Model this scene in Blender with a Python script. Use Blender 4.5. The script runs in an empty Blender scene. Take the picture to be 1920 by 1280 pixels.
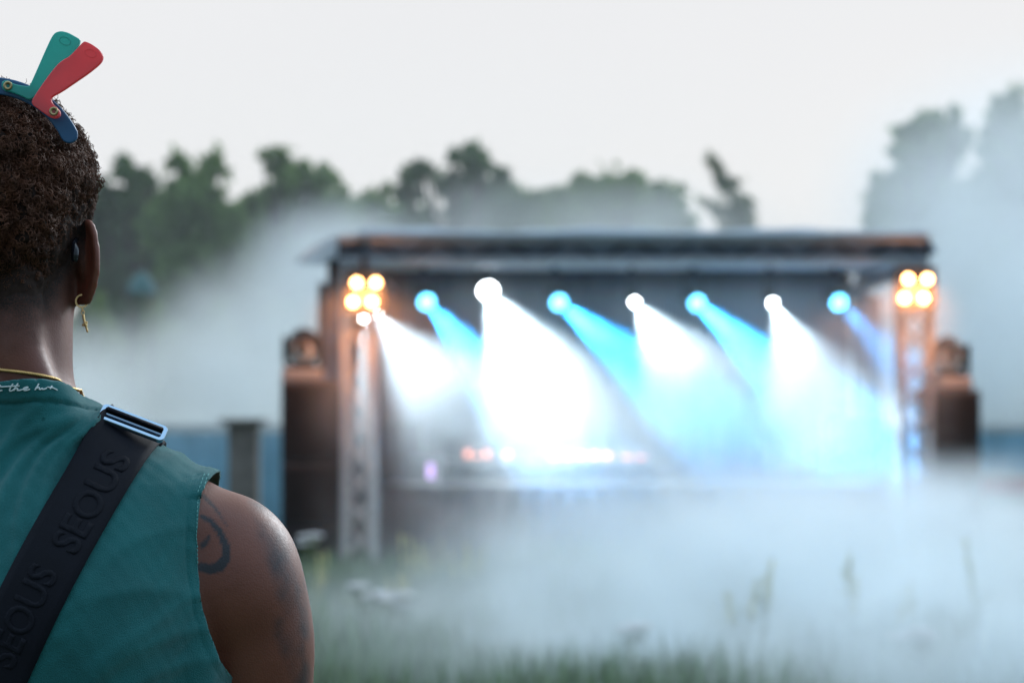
import bpy, bmesh, math, random
import numpy as np
from mathutils import Vector, Matrix
from mathutils.bvhtree import BVHTree

R = math.radians
random.seed(7)
rng = np.random.default_rng(7)
scene = bpy.context.scene
col = scene.collection

# ------------------------------------------------------------------ camera
FOC = 85.0
FPX = FOC / 36.0 * 1920.0          # focal length in photo pixels
EYE = 1.6
HOR = 800.0                        # photo row of the horizon


def P(px, py, D):
    """point seen at photo pixel (px, py) at distance D"""
    return Vector(((px - 960.0) / FPX * D, D, EYE + (HOR - py) / FPX * D))


cam_d = bpy.data.cameras.new('camera')
cam = bpy.data.objects.new('camera', cam_d)
col.objects.link(cam)
cam.location = (0, 0, EYE)
cam.rotation_euler = (R(90), 0, 0)
cam_d.lens = FOC
cam_d.sensor_width = 36.0
cam_d.shift_y = (HOR - 640.0) / 1920.0
cam_d.clip_start = 0.05
cam_d.clip_end = 1500
cam_d.dof.use_dof = True
cam_d.dof.focus_distance = 1.93
cam_d.dof.aperture_fstop = 7.2
scene.camera = cam

# ------------------------------------------------------------------ light
scene.view_settings.view_transform = 'Standard'
scene.view_settings.look = 'None'
scene.view_settings.exposure = 0.25
scene.view_settings.gamma = 1.0
cy = scene.cycles
cy.use_denoising = True
cy.volume_bounces = 4
cy.max_bounces = 8
cy.transparent_max_bounces = 12
cy.volume_max_steps = 256
cy.sample_clamp_indirect = 4.0
cy.caustics_reflective = False
cy.caustics_refractive = False

SUN_EL, SUN_AZ = R(24), R(30)        # azimuth from +Y towards +X
w = bpy.data.worlds.new('World')
scene.world = w
w.use_nodes = True
nt = w.node_tree
nt.nodes.clear()
out = nt.nodes.new('ShaderNodeOutputWorld')
bg1 = nt.nodes.new('ShaderNodeBackground')
bg2 = nt.nodes.new('ShaderNodeBackground')
add = nt.nodes.new('ShaderNodeMixShader')   # thick cloud over a little open sky
add.inputs[0].default_value = 0.88
sky = nt.nodes.new('ShaderNodeTexSky')
sky.sky_type = 'NISHITA'
sky.sun_disc = False
sky.sun_elevation = SUN_EL
sky.sun_rotation = SUN_AZ
sky.air_density = 1.0
sky.dust_density = 0.3
nt.links.new(sky.outputs[0], bg1.inputs[0])
bg1.inputs[1].default_value = 0.05
# a closed cloud layer, bright towards the evening side and dim behind the viewer
tc = nt.nodes.new('ShaderNodeTexCoord')
sep = nt.nodes.new('ShaderNodeSeparateXYZ')
nt.links.new(tc.outputs['Generated'], sep.inputs[0])
ramp = nt.nodes.new('ShaderNodeValToRGB')
mr = nt.nodes.new('ShaderNodeMapRange')
mr.inputs[1].default_value = -1
mr.inputs[2].default_value = 1
dt = nt.nodes.new('ShaderNodeVectorMath')
dt.operation = 'DOT_PRODUCT'
dt.inputs[1].default_value = (0.0, 0.85, 0.53)
nt.links.new(tc.outputs['Generated'], dt.inputs[0])
nt.links.new(dt.outputs['Value'], mr.inputs[0])
nt.links.new(mr.outputs[0], ramp.inputs[0])
ramp.color_ramp.elements[0].position = 0.0
ramp.color_ramp.elements[0].color = (0.19, 0.235, 0.29, 1)
e = ramp.color_ramp.elements.new(0.5)
e.color = (0.46, 0.62, 0.80, 1)
e2_ = ramp.color_ramp.elements.new(0.77)
e2_.color = (1.12, 1.50, 1.85, 1)
ramp.color_ramp.elements[-1].position = 0.90
ramp.color_ramp.elements[-1].color = (0.785, 0.780, 0.785, 1)
cn = nt.nodes.new('ShaderNodeTexNoise')
cn.inputs['Scale'].default_value = 2.2
cn.inputs['Detail'].default_value = 4
nt.links.new(tc.outputs['Generated'], cn.inputs['Vector'])
cm = nt.nodes.new('ShaderNodeMapRange')
cm.inputs[3].default_value = 0.94
cm.inputs[4].default_value = 1.06
nt.links.new(cn.outputs[0], cm.inputs[0])
vm = nt.nodes.new('ShaderNodeVectorMath')
vm.operation = 'SCALE'
nt.links.new(ramp.outputs[0], vm.inputs[0])
nt.links.new(cm.outputs[0], vm.inputs['Scale'])
nt.links.new(vm.outputs[0], bg2.inputs[0])
bg2.inputs[1].default_value = 1.0
nt.links.new(bg1.outputs[0], add.inputs[1])
nt.links.new(bg2.outputs[0], add.inputs[2])
nt.links.new(add.outputs[0], out.inputs[0])

sd = bpy.data.lights.new('sun', 'SUN')
sd.energy = 1.5
sd.angle = R(20)
sd.color = (0.90, 0.96, 1.0)
so = bpy.data.objects.new('sun', sd)
col.objects.link(so)
sdir = Vector((math.sin(SUN_AZ) * math.cos(SUN_EL), math.cos(SUN_AZ) * math.cos(SUN_EL), math.sin(SUN_EL)))
so.rotation_euler = (-sdir).to_track_quat('-Z', 'Y').to_euler()
so.location = sdir * 50


# ------------------------------------------------------------------ helpers
def tag(o, label=None, cat=None, group=None, kind=None):
    if label: o['label'] = label
    if cat: o['category'] = cat
    if group: o['group'] = group
    if kind: o['kind'] = kind
    return o


def empty(name, loc, label, cat, group=None, rz=0.0):
    o = bpy.data.objects.new(name, None)
    col.objects.link(o)
    o.location = loc
    o.rotation_euler = (0, 0, rz)
    o.empty_display_size = 0.1
    return tag(o, label, cat, group)


def link_mesh(name, me, mat, parent=None, smooth=False, local=False):
    o = bpy.data.objects.new(name, me)
    col.objects.link(o)
    if mat is not None:
        me.materials.append(mat)
    if parent is not None:
        o.parent = parent
        if not local:   # geometry was given in world coordinates
            bpy.context.view_layer.update()
            o.matrix_parent_inverse = parent.matrix_world.inverted()
    if smooth:
        me.shade_smooth()
    return o


class MB:
    def __init__(self):
        self.v, self.f = [], []

    def raw(self, vs, fs):
        n = len(self.v)
        self.v += [tuple(p) for p in vs]
        self.f += [tuple(i + n for i in f) for f in fs]
        return self

    def box(self, x0, x1, y0, y1, z0, z1, b=0.0):
        bm = bmesh.new()
        bmesh.ops.create_cube(bm, size=1)
        for q in bm.verts:
            q.co = Vector(((x0 + x1) / 2 + q.co.x * (x1 - x0), (y0 + y1) / 2 + q.co.y * (y1 - y0), (z0 + z1) / 2 + q.co.z * (z1 - z0)))
        if b:
            bmesh.ops.bevel(bm, geom=bm.edges[:], offset=b, segments=2, affect='EDGES', profile=0.5)
        bm.verts.index_update()
        self.raw([q.co for q in bm.verts], [[q.index for q in f.verts] for f in bm.faces])
        bm.free()
        return self

    def tube(self, pts, r, n=8, cap=True, rb=None):
        """tube along a polyline; r a number or one per point"""
        pts = [Vector(p) for p in pts]
        rs = r if isinstance(r, (list, tuple, np.ndarray)) else [r] * len(pts)
        up = None
        rings = []
        for i, p in enumerate(pts):
            t = (pts[min(i + 1, len(pts) - 1)] - pts[max(i - 1, 0)]).normalized()
            if up is None:
                up = Vector((0, 0, 1)) if abs(t.z) < 0.9 else Vector((1, 0, 0))
            a = t.cross(up).normalized()
            b = a.cross(t).normalized()
            up = b
            rings.append([p + (a * math.cos(k * 2 * math.pi / n) + b * math.sin(k * 2 * math.pi / n)) * rs[i] for k in range(n)])
        vs = [q for rg in rings for q in rg]
        fs = []
        for i in range(len(pts) - 1):
            for k in range(n):
                k2 = (k + 1) % n
                fs.append((i * n + k, i * n + k2, (i + 1) * n + k2, (i + 1) * n + k))
        if cap:
            fs.append(tuple(range(n))[::-1])
            fs.append(tuple((len(pts) - 1) * n + k for k in range(n)))
        return self.raw(vs, fs)

    def lathe(self, prof, centre, axis, n=24):
        """prof: list of (radius, distance along axis)"""
        axis = Vector(axis).normalized()
        a = axis.orthogonal().normalized()
        b = axis.cross(a)
        c = Vector(centre)
        vs, fs = [], []
        for (r, h) in prof:
            for k in range(n):
                t = 2 * math.pi * k / n
                vs.append(c + axis * h + (a * math.cos(t) + b * math.sin(t)) * max(r, 1e-5))
        for i in range(len(prof) - 1):
            for k in range(n):
                k2 = (k + 1) % n
                fs.append((i * n + k, i * n + k2, (i + 1) * n + k2, (i + 1) * n + k))
        return self.raw(vs, fs)

    def ball(self, c, r, n=12):
        c = Vector(c)
        rx, ry, rz = r if isinstance(r, (tuple, list)) else (r, r, r)
        vs, fs = [], []
        m = n // 2
        for i in range(m + 1):
            th = math.pi * i / m
            for k in range(n):
                t = 2 * math.pi * k / n
                vs.append((c.x + rx * math.sin(th) * math.cos(t) + 1e-7 * k, c.y + ry * math.sin(th) * math.sin(t), c.z + rz * math.cos(th)))
        for i in range(m):
            for k in range(n):
                k2 = (k + 1) % n
                fs.append((i * n + k, (i + 1) * n + k, (i + 1) * n + k2, i * n + k2))
        return self.raw(vs, fs)

    def build(self, name, mat, parent=None, smooth=False, local=False):
        me = bpy.data.meshes.new(name)
        me.from_pydata(self.v, [], self.f)
        me.validate()
        return link_mesh(name, me, mat, parent, smooth, local)


def np_mesh(name, verts, faces):
    """fast mesh from arrays; faces (n,3) or (n,4)"""
    me = bpy.data.meshes.new(name)
    verts = np.asarray(verts, dtype=np.float32)
    faces = np.asarray(faces, dtype=np.int32)
    k = faces.shape[1]
    me.vertices.add(len(verts))
    me.vertices.foreach_set('co', verts.ravel())
    me.loops.add(len(faces) * k)
    me.loops.foreach_set('vertex_index', faces.ravel())
    me.polygons.add(len(faces))
    me.polygons.foreach_set('loop_start', np.arange(0, len(faces) * k, k, dtype=np.int32))
    me.update(calc_edges=True)
    return me


def copy_tree(o, loc, label=None, rz=None):
    c = o.copy()
    col.objects.link(c)
    c.location = loc
    if rz is not None: c.rotation_euler = (0, 0, rz)
    if label: c['label'] = label
    for ch in list(o.children):
        d = ch.copy()
        col.objects.link(d)
        d.parent = c
        for g in list(ch.children):
            h = g.copy()
            col.objects.link(h)
            h.parent = d
    return c


def mat(name, colr, rough=0.6, metal=0.0, emit=None, es=0.0, var=0.0, scale=8.0, bump=0.0, bscale=60.0, sub=0.0, spec=0.5, island=0.0, trans=0.0, sheen=0.0):
    m = bpy.data.materials.new(name)
    m.use_nodes = True
    t = m.node_tree
    b = t.nodes['Principled BSDF']
    b.inputs['Base Color'].default_value = (*colr, 1)
    b.inputs['Roughness'].default_value = rough
    b.inputs['Metallic'].default_value = metal
    b.inputs['Specular IOR Level'].default_value = spec
    if sheen:
        b.inputs['Sheen Weight'].default_value = sheen
    if emit:
        b.inputs['Emission Color'].default_value = (*emit, 1)
        b.inputs['Emission Strength'].default_value = es
    if sub:
        b.inputs['Subsurface Weight'].default_value = sub
        b.inputs['Subsurface Radius'].default_value = (0.01, 0.004, 0.002)
        b.inputs['Subsurface Scale'].default_value = 1.0
    tcn = t.nodes.new('ShaderNodeTexCoord')
    if var or island:
        mixn = t.nodes.new('ShaderNodeMix')
        mixn.data_type = 'RGBA'
        lo = [c * (1 - var - island) for c in colr]
        hi = [min(1, c * (1 + var + island)) for c in colr]
        mixn.inputs[6].default_value = (*lo, 1)
        mixn.inputs[7].default_value = (*hi, 1)
        if island:
            g = t.nodes.new('ShaderNodeNewGeometry')
            src = g.outputs['Random Per Island']
        else:
            n = t.nodes.new('ShaderNodeTexNoise')
            n.inputs['Scale'].default_value = scale
            n.inputs['Detail'].default_value = 5
            t.links.new(tcn.outputs['Object'], n.inputs['Vector'])
            mp = t.nodes.new('ShaderNodeMapRange')
            mp.inputs[1].default_value = 0.3
            mp.inputs[2].default_value = 0.7
            t.links.new(n.outputs[0], mp.inputs[0])
            src = mp.outputs[0]
        t.links.new(src, mixn.inputs[0])
        t.links.new(mixn.outputs[2], b.inputs['Base Color'])
    if bump:
        n2 = t.nodes.new('ShaderNodeTexNoise')
        n2.inputs['Scale'].default_value = bscale
        n2.inputs['Detail'].default_value = 4
        t.links.new(tcn.outputs['Object'], n2.inputs['Vector'])
        bp = t.nodes.new('ShaderNodeBump')
        bp.inputs['Strength'].default_value = bump
        bp.inputs['Distance'].default_value = 0.01
        t.links.new(n2.outputs[0], bp.inputs['Height'])
        t.links.new(bp.outputs[0], b.inputs['Normal'])
    return m


M = {}
M['black'] = mat('black_metal', (0.012, 0.013, 0.016), 0.6, 0.0, var=0.2, spec=0.25)
M['cab'] = mat('speaker_paint', (0.028, 0.028, 0.032), 0.7, var=0.25, scale=5)
M['grille'] = mat('grille', (0.012, 0.012, 0.014), 0.6, 0.4, var=0.2)
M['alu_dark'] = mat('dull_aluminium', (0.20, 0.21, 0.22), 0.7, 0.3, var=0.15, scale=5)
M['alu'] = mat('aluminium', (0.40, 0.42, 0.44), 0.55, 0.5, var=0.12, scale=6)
M['tarp'] = mat('roof_tarp', (0.16, 0.20, 0.26), 0.6, var=0.25, scale=1.5, bump=0.3, bscale=3)
M['edge'] = mat('tarp_edge', (0.72, 0.80, 0.86), 0.45, var=0.15, scale=2)
M['white_tarp'] = mat('white_tarp', (0.75, 0.78, 0.8), 0.5, var=0.15, scale=2, bump=0.3, bscale=3)
for k_, c_ in (('white_tarp', (0.8, 0.86, 0.9, 1)), ('edge', (0.7, 0.82, 0.9, 1))):
    t = M[k_].node_tree                      # thin sheeting glows with the sky behind it
    tl = t.nodes.new('ShaderNodeBsdfTranslucent')
    tl.inputs[0].default_value = c_
    mxs = t.nodes.new('ShaderNodeMixShader')
    mxs.inputs[0].default_value = 0.55
    t.links.new(t.nodes['Principled BSDF'].outputs[0], mxs.inputs[1])
    t.links.new(tl.outputs[0], mxs.inputs[2])
    t.links.new(mxs.outputs[0], t.nodes['Material Output'].inputs['Surface'])
M['cloth'] = mat('stage_cloth', (0.022, 0.026, 0.040), 0.95, var=0.3, scale=3)
M['deck'] = mat('deck_board', (0.03, 0.03, 0.03), 0.7, var=0.3, scale=4)
M['leaf'] = mat('leaf_mid', (0.20, 0.335, 0.085), 0.6, island=0.55)
M['leaf_d'] = mat('leaf_dark', (0.125, 0.215, 0.08), 0.6, island=0.55)
M['leaf_l'] = mat('leaf_light', (0.16, 0.24, 0.08), 0.6, island=0.5)
for k_, c_ in (('leaf', (0.12, 0.20, 0.06, 1)), ('leaf_d', (0.07, 0.13, 0.05, 1)), ('leaf_l', (0.17, 0.26, 0.07, 1))):
    t = M[k_].node_tree                      # thin leaves let light through
    tl = t.nodes.new('ShaderNodeBsdfTranslucent')
    tl.inputs[0].default_value = c_
    mxs = t.nodes.new('ShaderNodeMixShader')
    mxs.inputs[0].default_value = 0.5
    t.links.new(t.nodes['Principled BSDF'].outputs[0], mxs.inputs[1])
    t.links.new(tl.outputs[0], mxs.inputs[2])
    t.links.new(mxs.outputs[0], t.nodes['Material Output'].inputs['Surface'])
M['bark'] = mat('bark', (0.09, 0.07, 0.05), 0.9, var=0.3, bump=0.6, bscale=20)
M['ground'] = mat('soil_and_turf', (0.06, 0.085, 0.04), 0.95, var=0.4, scale=0.8, bump=0.5, bscale=6)
M['grass'] = mat('grass_blades', (0.17, 0.25, 0.13), 0.7, island=0.5)
M['stem'] = mat('plant_stem', (0.14, 0.18, 0.07), 0.7, island=0.3)
M['yflower'] = mat('yellow_flower', (0.55, 0.50, 0.20), 0.7, island=0.3)
M['wflower'] = mat('white_flower', (0.75, 0.72, 0.72), 0.7, island=0.2)
M['blue_sheet'] = mat('blue_fence_sheet', (0.30, 0.58, 0.76), 0.6, var=0.15, scale=1.5)
M['rail'] = mat('pale_rail', (0.6, 0.64, 0.66), 0.5, var=0.1)
M['red_sheet'] = mat('red_sheet', (0.55, 0.12, 0.16), 0.6, var=0.15)
M['post'] = mat('post_wood', (0.26, 0.23, 0.21), 0.85, var=0.25, bump=0.4, bscale=15)
M['teal_tent'] = mat('teal_canvas', (0.02, 0.12, 0.125), 0.7, var=0.2, scale=2)
M['lens_glass'] = mat('lens_glass', (0.7, 0.72, 0.74), 0.3, 0.0)
M['grey_plastic'] = mat('grey_plastic', (0.22, 0.24, 0.26), 0.5, var=0.1)
M['em_blue'] = mat('lamp_blue', (0.1, 0.3, 0.8), 0.3, emit=(0.12, 0.62, 1.0), es=8)
M['em_white'] = mat('lamp_white', (0.8, 0.8, 0.8), 0.3, emit=(0.9, 0.97, 1.0), es=30)
M['em_warm'] = mat('lamp_warm', (0.9, 0.6, 0.4), 0.3, emit=(1.0, 0.50, 0.18), es=26)
M['em_red'] = mat('indicator_red', (0.8, 0.2, 0.1), 0.3, emit=(1.0, 0.25, 0.12), es=0.6)
M['em_purple'] = mat('screen_purple', (0.5, 0.3, 0.7), 0.3, emit=(0.6, 0.35, 0.8), es=1.2)
# ------------------------------------------------------------------ ground
g = MB()
N = 60
gv = []
for j in range(N + 1):
    for i in range(N + 1):
        x = math.copysign(abs(i / N * 2 - 1) ** 2.2, i / N * 2 - 1) * 400
        y = 20 + math.copysign(abs(j / N * 2 - 1) ** 2.2, j / N * 2 - 1) * 400
        gv.append((x, y, 0.03 * math.sin(x * 0.9) * math.cos(y * 0.7)))
g.raw(gv, [(j * (N + 1) + i, j * (N + 1) + i + 1, (j + 1) * (N + 1) + i + 1, (j + 1) * (N + 1) + i) for j in range(N) for i in range(N)])
o = g.build('ground', M['ground'], smooth=True)
tag(o, 'rough meadow ground stretching out to the trees', 'ground', kind='structure')


# ------------------------------------------------------------------ meadow grass (uncountable)
def blades(n, xr, yr, hmin, hmax, wd):
    x = rng.uniform(*xr, n)
    y = rng.uniform(*yr, n)
    h = rng.uniform(hmin, hmax, n) * (0.75 + 0.35 * np.sin(x * 1.7 + 0.6) * np.cos(y * 1.1))
    a = rng.uniform(0, 2 * np.pi, n)
    lean = rng.uniform(0.05, 0.35, n) * h
    la = rng.uniform(0, 2 * np.pi, n)
    dx, dy = np.cos(a) * wd, np.sin(a) * wd
    v = np.zeros((n, 5, 3))
    v[:, 0] = np.stack([x - dx, y - dy, np.zeros(n) - 0.03], 1)
    v[:, 1] = np.stack([x + dx, y + dy, np.zeros(n) - 0.03], 1)
    mx, my = x + np.cos(la) * lean * 0.35, y + np.sin(la) * lean * 0.35
    v[:, 2] = np.stack([mx + dx * 0.8, my + dy * 0.8, h * 0.6], 1)
    v[:, 3] = np.stack([mx - dx * 0.8, my - dy * 0.8, h * 0.6], 1)
    v[:, 4] = np.stack([x + np.cos(la) * lean, y + np.sin(la) * lean, h], 1)
    b = (np.arange(n) * 5)[:, None]
    f = np.concatenate([b + np.array([[0, 1, 2]]), b + np.array([[0, 2, 3]]), b + np.array([[3, 2, 4]])])
    return v.reshape(-1, 3), f


parts = [blades(70000, (-6, 8), (10.5, 23.2), 0.25, 0.62, 0.010),
         blades(12000, (-14, 16), (23, 40), 0.2, 0.5, 0.014),
         blades(14000, (-7, 5), (-4, 10.5), 0.15, 0.40, 0.006)]
vs, fs, k = [], [], 0
for v_, f_ in parts:
    vs.append(v_)
    fs.append(f_ + k)
    k += len(v_)
me = np_mesh('meadow_grass', np.concatenate(vs), np.concatenate(fs))
o = link_mesh('meadow_grass', me, M['grass'])
tag(o, 'long loose meadow grass in front of the stage', 'grass', kind='stuff')


# ------------------------------------------------------------------ wild flowers, each a plant
def flower_plant(px, top, D, flower, label, hw=0.10):
    base = P(px, 0, D)
    z1 = P(px, top, D).z
    root = empty('wildflower_plant', (base.x, D, 0), label, 'wildflower', 'wild flowers standing above the meadow grass')
    lf = MB()
    ns = 2 if D < 14.6 else 3
    for s in range(ns):
        st, fl = MB(), MB()
        bx = base.x + random.uniform(-hw, hw) * 0.4
        tx = base.x + random.uniform(-hw, hw)
        ty = D + random.uniform(-hw, hw)
        tz = z1 * random.uniform(0.82, 1.0)
        pts = [(bx, D, 0), (bx * 0.6 + tx * 0.4, D, tz * 0.5), (tx, ty, tz)]
        st.tube(pts, [0.009, 0.007, 0.004], 5)
        for q in range(7):
            f = random.uniform(0.15, 0.85)
            c = Vector(pts[0]).lerp(Vector(pts[2]), f)
            a = random.uniform(0, 6.28)
            L = random.uniform(0.08, 0.2)
            d = Vector((math.cos(a), math.sin(a), 0.5)) * L
            sd_ = Vector((-math.sin(a), math.cos(a), 0)) * 0.02
            lf.raw([c, c + d * 0.5 + sd_, c + d, c + d * 0.5 - sd_], [(0, 1, 2, 3)])
        if flower == 'spike':
            fl.tube([Vector((bx, D, 0)).lerp(Vector((tx, ty, tz)), f_) for f_ in (0.70, 0.85, 1.0)], [0.008, 0.010, 0.005], 6)
            for q in range(30):
                f = random.uniform(0.72, 1.02)
                c = Vector((bx, D, 0)).lerp(Vector((tx, ty, tz)), f)
                c += Vector((random.gauss(0, 1), random.gauss(0, 1), 0)) * 0.011 * (1.1 - f) * 3
                fl.ball(c, random.uniform(0.007, 0.014), 6)
        else:
            fl.lathe([(0.0, -0.004), (0.055, 0.0), (0.05, 0.010), (0.0, 0.016)], (tx, ty, tz + 0.018), (0, 0, 1), 14)
            for q in range(60):
                a, r_ = random.uniform(0, 6.28), math.sqrt(random.random()) * 0.065
                c = Vector((tx + r_ * math.cos(a), ty + r_ * math.sin(a), tz + 0.03 - r_ * r_ * 1.5))
                fl.ball(c, random.uniform(0.008, 0.014), 6)
            for q in range(8):
                a = q * 0.785
                st.tube([(tx, ty, tz - 0.09), (tx + 0.05 * math.cos(a), ty + 0.05 * math.sin(a), tz + 0.015)], 0.003, 4)
        st.build('stem', M['stem'], root)
        fl.build('flower_head', M['yflower'] if flower == 'spike' else M['wflower'], root)
    lf.build('leaves', M['stem'], root)
    return root


FL = [(592, 985, 17.0, 'umbel', 'pale umbel flower beside the bare shoulder'),
      (605, 1030, 16.5, 'spike', 'yellow green flower spike just below the pale umbel by the shoulder'),
      (765, 1000, 18.0, 'spike', 'tall yellow flower spike right of the left truss tower'),
      (808, 1010, 18.5, 'spike', 'middle yellow flower spike of the row under the stage'),
      (855, 1005, 18.0, 'spike', 'yellow flower spike with a thin neighbour close on its right'),
      (893, 1015, 18.5, 'spike', 'last yellow flower spike before the thick white ground fog'),
      (738, 1050, 16.0, 'spike', 'short yellow spike close to the foot of the left truss tower'),
      (685, 1098, 15.0, 'umbel', 'low white flower head in front of the left truss tower foot'),
      (745, 1108, 15.0, 'umbel', 'low white flower head right of the truss foot'),
      (1390, 1070, 14.0, 'spike', 'faint seed spike standing in the thick white fog'),
      (1430, 1050, 14.0, 'spike', 'tallest faint seed spike in the white fog on the right'),
      (1585, 1040, 14.0, 'spike', 'thin seed spike in the fog below the right tower'),
      (1680, 1060, 14.0, 'spike', 'thin seed spike in the fog left of the right speaker stack'),
      (1840, 1010, 14.5, 'spike', 'tall weed spike in the fog under the right speaker stack'),
      (1195, 1170, 13.0, 'umbel', 'low white flower dots at the bottom of the white fog'),
      (1705, 1195, 13.0, 'umbel', 'white flower head low on the right, larger of a close pair'),
      (1745, 1180, 13.0, 'umbel', 'white flower head low on the right, right one of a close pair')]
for a in FL:
    flower_plant(*a)


# ------------------------------------------------------------------ trees
def tree(px, D, top, hwpx, kind, label, lobes, nleaf=9000, base=0.12, leafs=0.16, lean=0.0, name='tree'):
    """lobes: (dx px, py, radius px) clumps placed as the photo shows them"""
    s = D / FPX
    b = P(px, HOR, D)
    H = P(px, top, D).z
    root = empty(name, (b.x, D, 0), label, 'tree', 'trees behind the stage')
    t = MB()
    tx = b.x + lean
    r0 = 0.035 * H
    t.tube([(b.x, D, -0.1), (b.x + 0.1 + lean * 0.3, D, H * 0.3), (b.x + lean * 0.6, D + 0.1, H * 0.6), (tx, D, H * 0.86)], [r0, r0 * 0.8, r0 * 0.45, r0 * 0.15], 9)
    cents = []
    more = []
    for (dx, py, rp) in lobes:
        for _ in range(3):
            a_ = random.uniform(0, 6.28)
            more.append((dx + rp * 0.85 * math.cos(a_), py - rp * 0.75 * math.sin(a_), rp * random.uniform(0.3, 0.5)))
    wd_ = max(abs(l_[0]) for l_ in lobes)
    for xx_ in range(-int(wd_), int(wd_) + 1, 45):
        more.append((xx_, random.uniform(585, 625), random.uniform(42, 55)))
        more.append((xx_ + 20, random.uniform(655, 700), random.uniform(42, 55)))
    for (dx, py, rp) in list(lobes) + more:
        c = P(px + dx, py, D)
        c.y = D + random.uniform(-1.3, 1.3)
        cents.append((c, rp * s))
        q = Vector((b.x + lean * 0.5, D, max(0.8, c.z * 0.5)))
        t.tube([q, q.lerp(c, 0.5) + Vector((0, 0, -0.15)), c], [r0 * 0.4, r0 * 0.25, r0 * 0.08], 6)
    t.build('trunk', M['bark'], root, smooth=True)
    # leaf clumps: each lobe holds many sprays of leaves, with gaps between sprays
    V, tot = [], sum(r_ ** 2 for _, r_ in cents)
    for c, r_ in cents:
        nl = int(nleaf * 1.5 * r_ ** 2 / tot)
        nsp = max(6, nl // 45)
        d = rng.normal(size=(nsp, 3))
        d /= np.linalg.norm(d, axis=1)[:, None]
        sp = np.array(c) + d * (r_ * rng.uniform(0.25, 1.0, nsp) ** 0.6)[:, None] * np.array([1, 1.0, 0.92])
        idx = rng.integers(0, nsp, nl)
        pts = sp[idx] + rng.normal(size=(nl, 3)) * (r_ * np.where(rng.random(nl) < 0.15, 0.36, 0.15))[:, None]
        V.append(pts)
    Pn = np.concatenate(V)
    Pn = Pn[Pn[:, 2] > 0.25]
    n = len(Pn)
    a = rng.normal(size=(n, 3)); a /= np.linalg.norm(a, axis=1)[:, None]
    c2 = rng.normal(size=(n, 3)); c2 = np.cross(a, c2); c2 /= np.linalg.norm(c2, axis=1)[:, None]
    L = rng.uniform(0.6, 1.3, n)[:, None] * leafs
    v = np.stack([Pn - a * L, Pn + c2 * L * 0.45, Pn + a * L, Pn - c2 * L * 0.45], 1).reshape(-1, 3)
    f = np.arange(n * 4).reshape(-1, 4)
    me = np_mesh('crown', v, f)
    link_mesh('crown', me, {'m': M['leaf'], 'd': M['leaf_d'], 'l': M['leaf_l']}[kind], root)
    return root


tree(245, 60, 300, 80, 'd', 'dark rounded tree just right of the ear and earring',
     [(10, 335, 32), (-35, 380, 45), (30, 390, 45), (-20, 470, 42), (40, 480, 50), (-55, 440, 30), (0, 420, 40), (30, 560, 45), (-30, 545, 35)])
tree(375, 58, 290, 80, 'm', 'green tree with two small tops, second from the left',
     [(-32, 315, 22), (30, 312, 24), (0, 370, 48), (-30, 440, 55), (40, 430, 52), (0, 520, 60), (60, 520, 40), (-60, 560, 40)], 11000)
tree(535, 60, 285, 95, 'm', 'broad green tree left of the stage roof with smoke drifting over its foot',
     [(-10, 312, 28), (20, 322, 28), (72, 335, 26), (-50, 370, 36), (0, 380, 55), (70, 400, 50), (-20, 470, 60), (60, 490, 55), (110, 390, 32), (-60, 540, 50)], 12000)
tree(690, 62, 345, 60, 'm', 'low tree crown over the left corner of the stage roof',
     [(-10, 372, 24), (40, 378, 26), (0, 430, 48), (60, 440, 40), (20, 500, 55)], 6000)
tree(862, 56, 262, 120, 'd', 'tall dark tree with bright sky gaps behind the middle left of the roof',
     [(10, 292, 26), (38, 318, 32), (-82, 318, 24), (-30, 335, 26), (60, 360, 40), (20, 340, 30), (-100, 355, 22), (90, 395, 40), (-20, 400, 14), (40, 420, 50), (-80, 425, 34), (100, 440, 45), (0, 470, 60)], 12000, leafs=0.14)
tree(1010, 64, 350, 60, 'm', 'low tree crown between the tall dark tree and the wide grey one',
     [(-20, 385, 30), (20, 388, 28), (0, 440, 50), (40, 450, 40)], 5000)
tree(1165, 60, 318, 125, 'm', 'wide tree behind the right half of the roof, greyed by smoke',
     [(-70, 362, 34), (-10, 352, 34), (45, 352, 26), (85, 370, 28), (-100, 385, 22), (0, 410, 60), (80, 420, 45), (-80, 430, 50), (40, 480, 60)], 11000)
tree(1755, 46, 195, 110, 'm', 'big smoke veiled tree right of the stage, behind the right tower',
     [(-10, 238, 32), (-50, 262, 30), (30, 262, 30), (-70, 310, 30), (10, 320, 60), (-80, 370, 36), (-30, 410, 60), (60, 400, 60), (-110, 415, 18), (0, 500, 70), (-60, 500, 50), (80, 520, 60)], 14000, leafs=0.14)
tree(1890, 44, 170, 110, 'm', 'smoke veiled tree at the right edge of the picture',
     [(-5, 208, 30), (30, 220, 30), (-20, 265, 30), (40, 270, 45), (0, 340, 60), (80, 330, 70), (-30, 430, 60), (60, 450, 80), (0, 560, 80)], 13000, leafs=0.14)
for i_, (px_t, top_t, lab_t) in enumerate(((215, 400, 'lower tree in the back row behind the dark rounded tree'), (320, 360, 'back row tree filling the dip left of the two topped tree'), (455, 372, 'back row tree filling the dip between the two green trees'),
                                           (640, 395, 'back row tree behind the left corner of the stage roof'), (760, 390, 'back row tree left of the tall dark tree'), (960, 385, 'back row tree right of the tall dark tree'), (1075, 395, 'back row tree left of the wide grey tree'))):
    tree(px_t, 68, top_t, 70, 'm', lab_t, [(-30, top_t + 42, 38), (30, top_t + 38, 36), (0, top_t + 90, 60), (-50, top_t + 120, 50), (50, top_t + 120, 50)], 6500)
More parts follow.
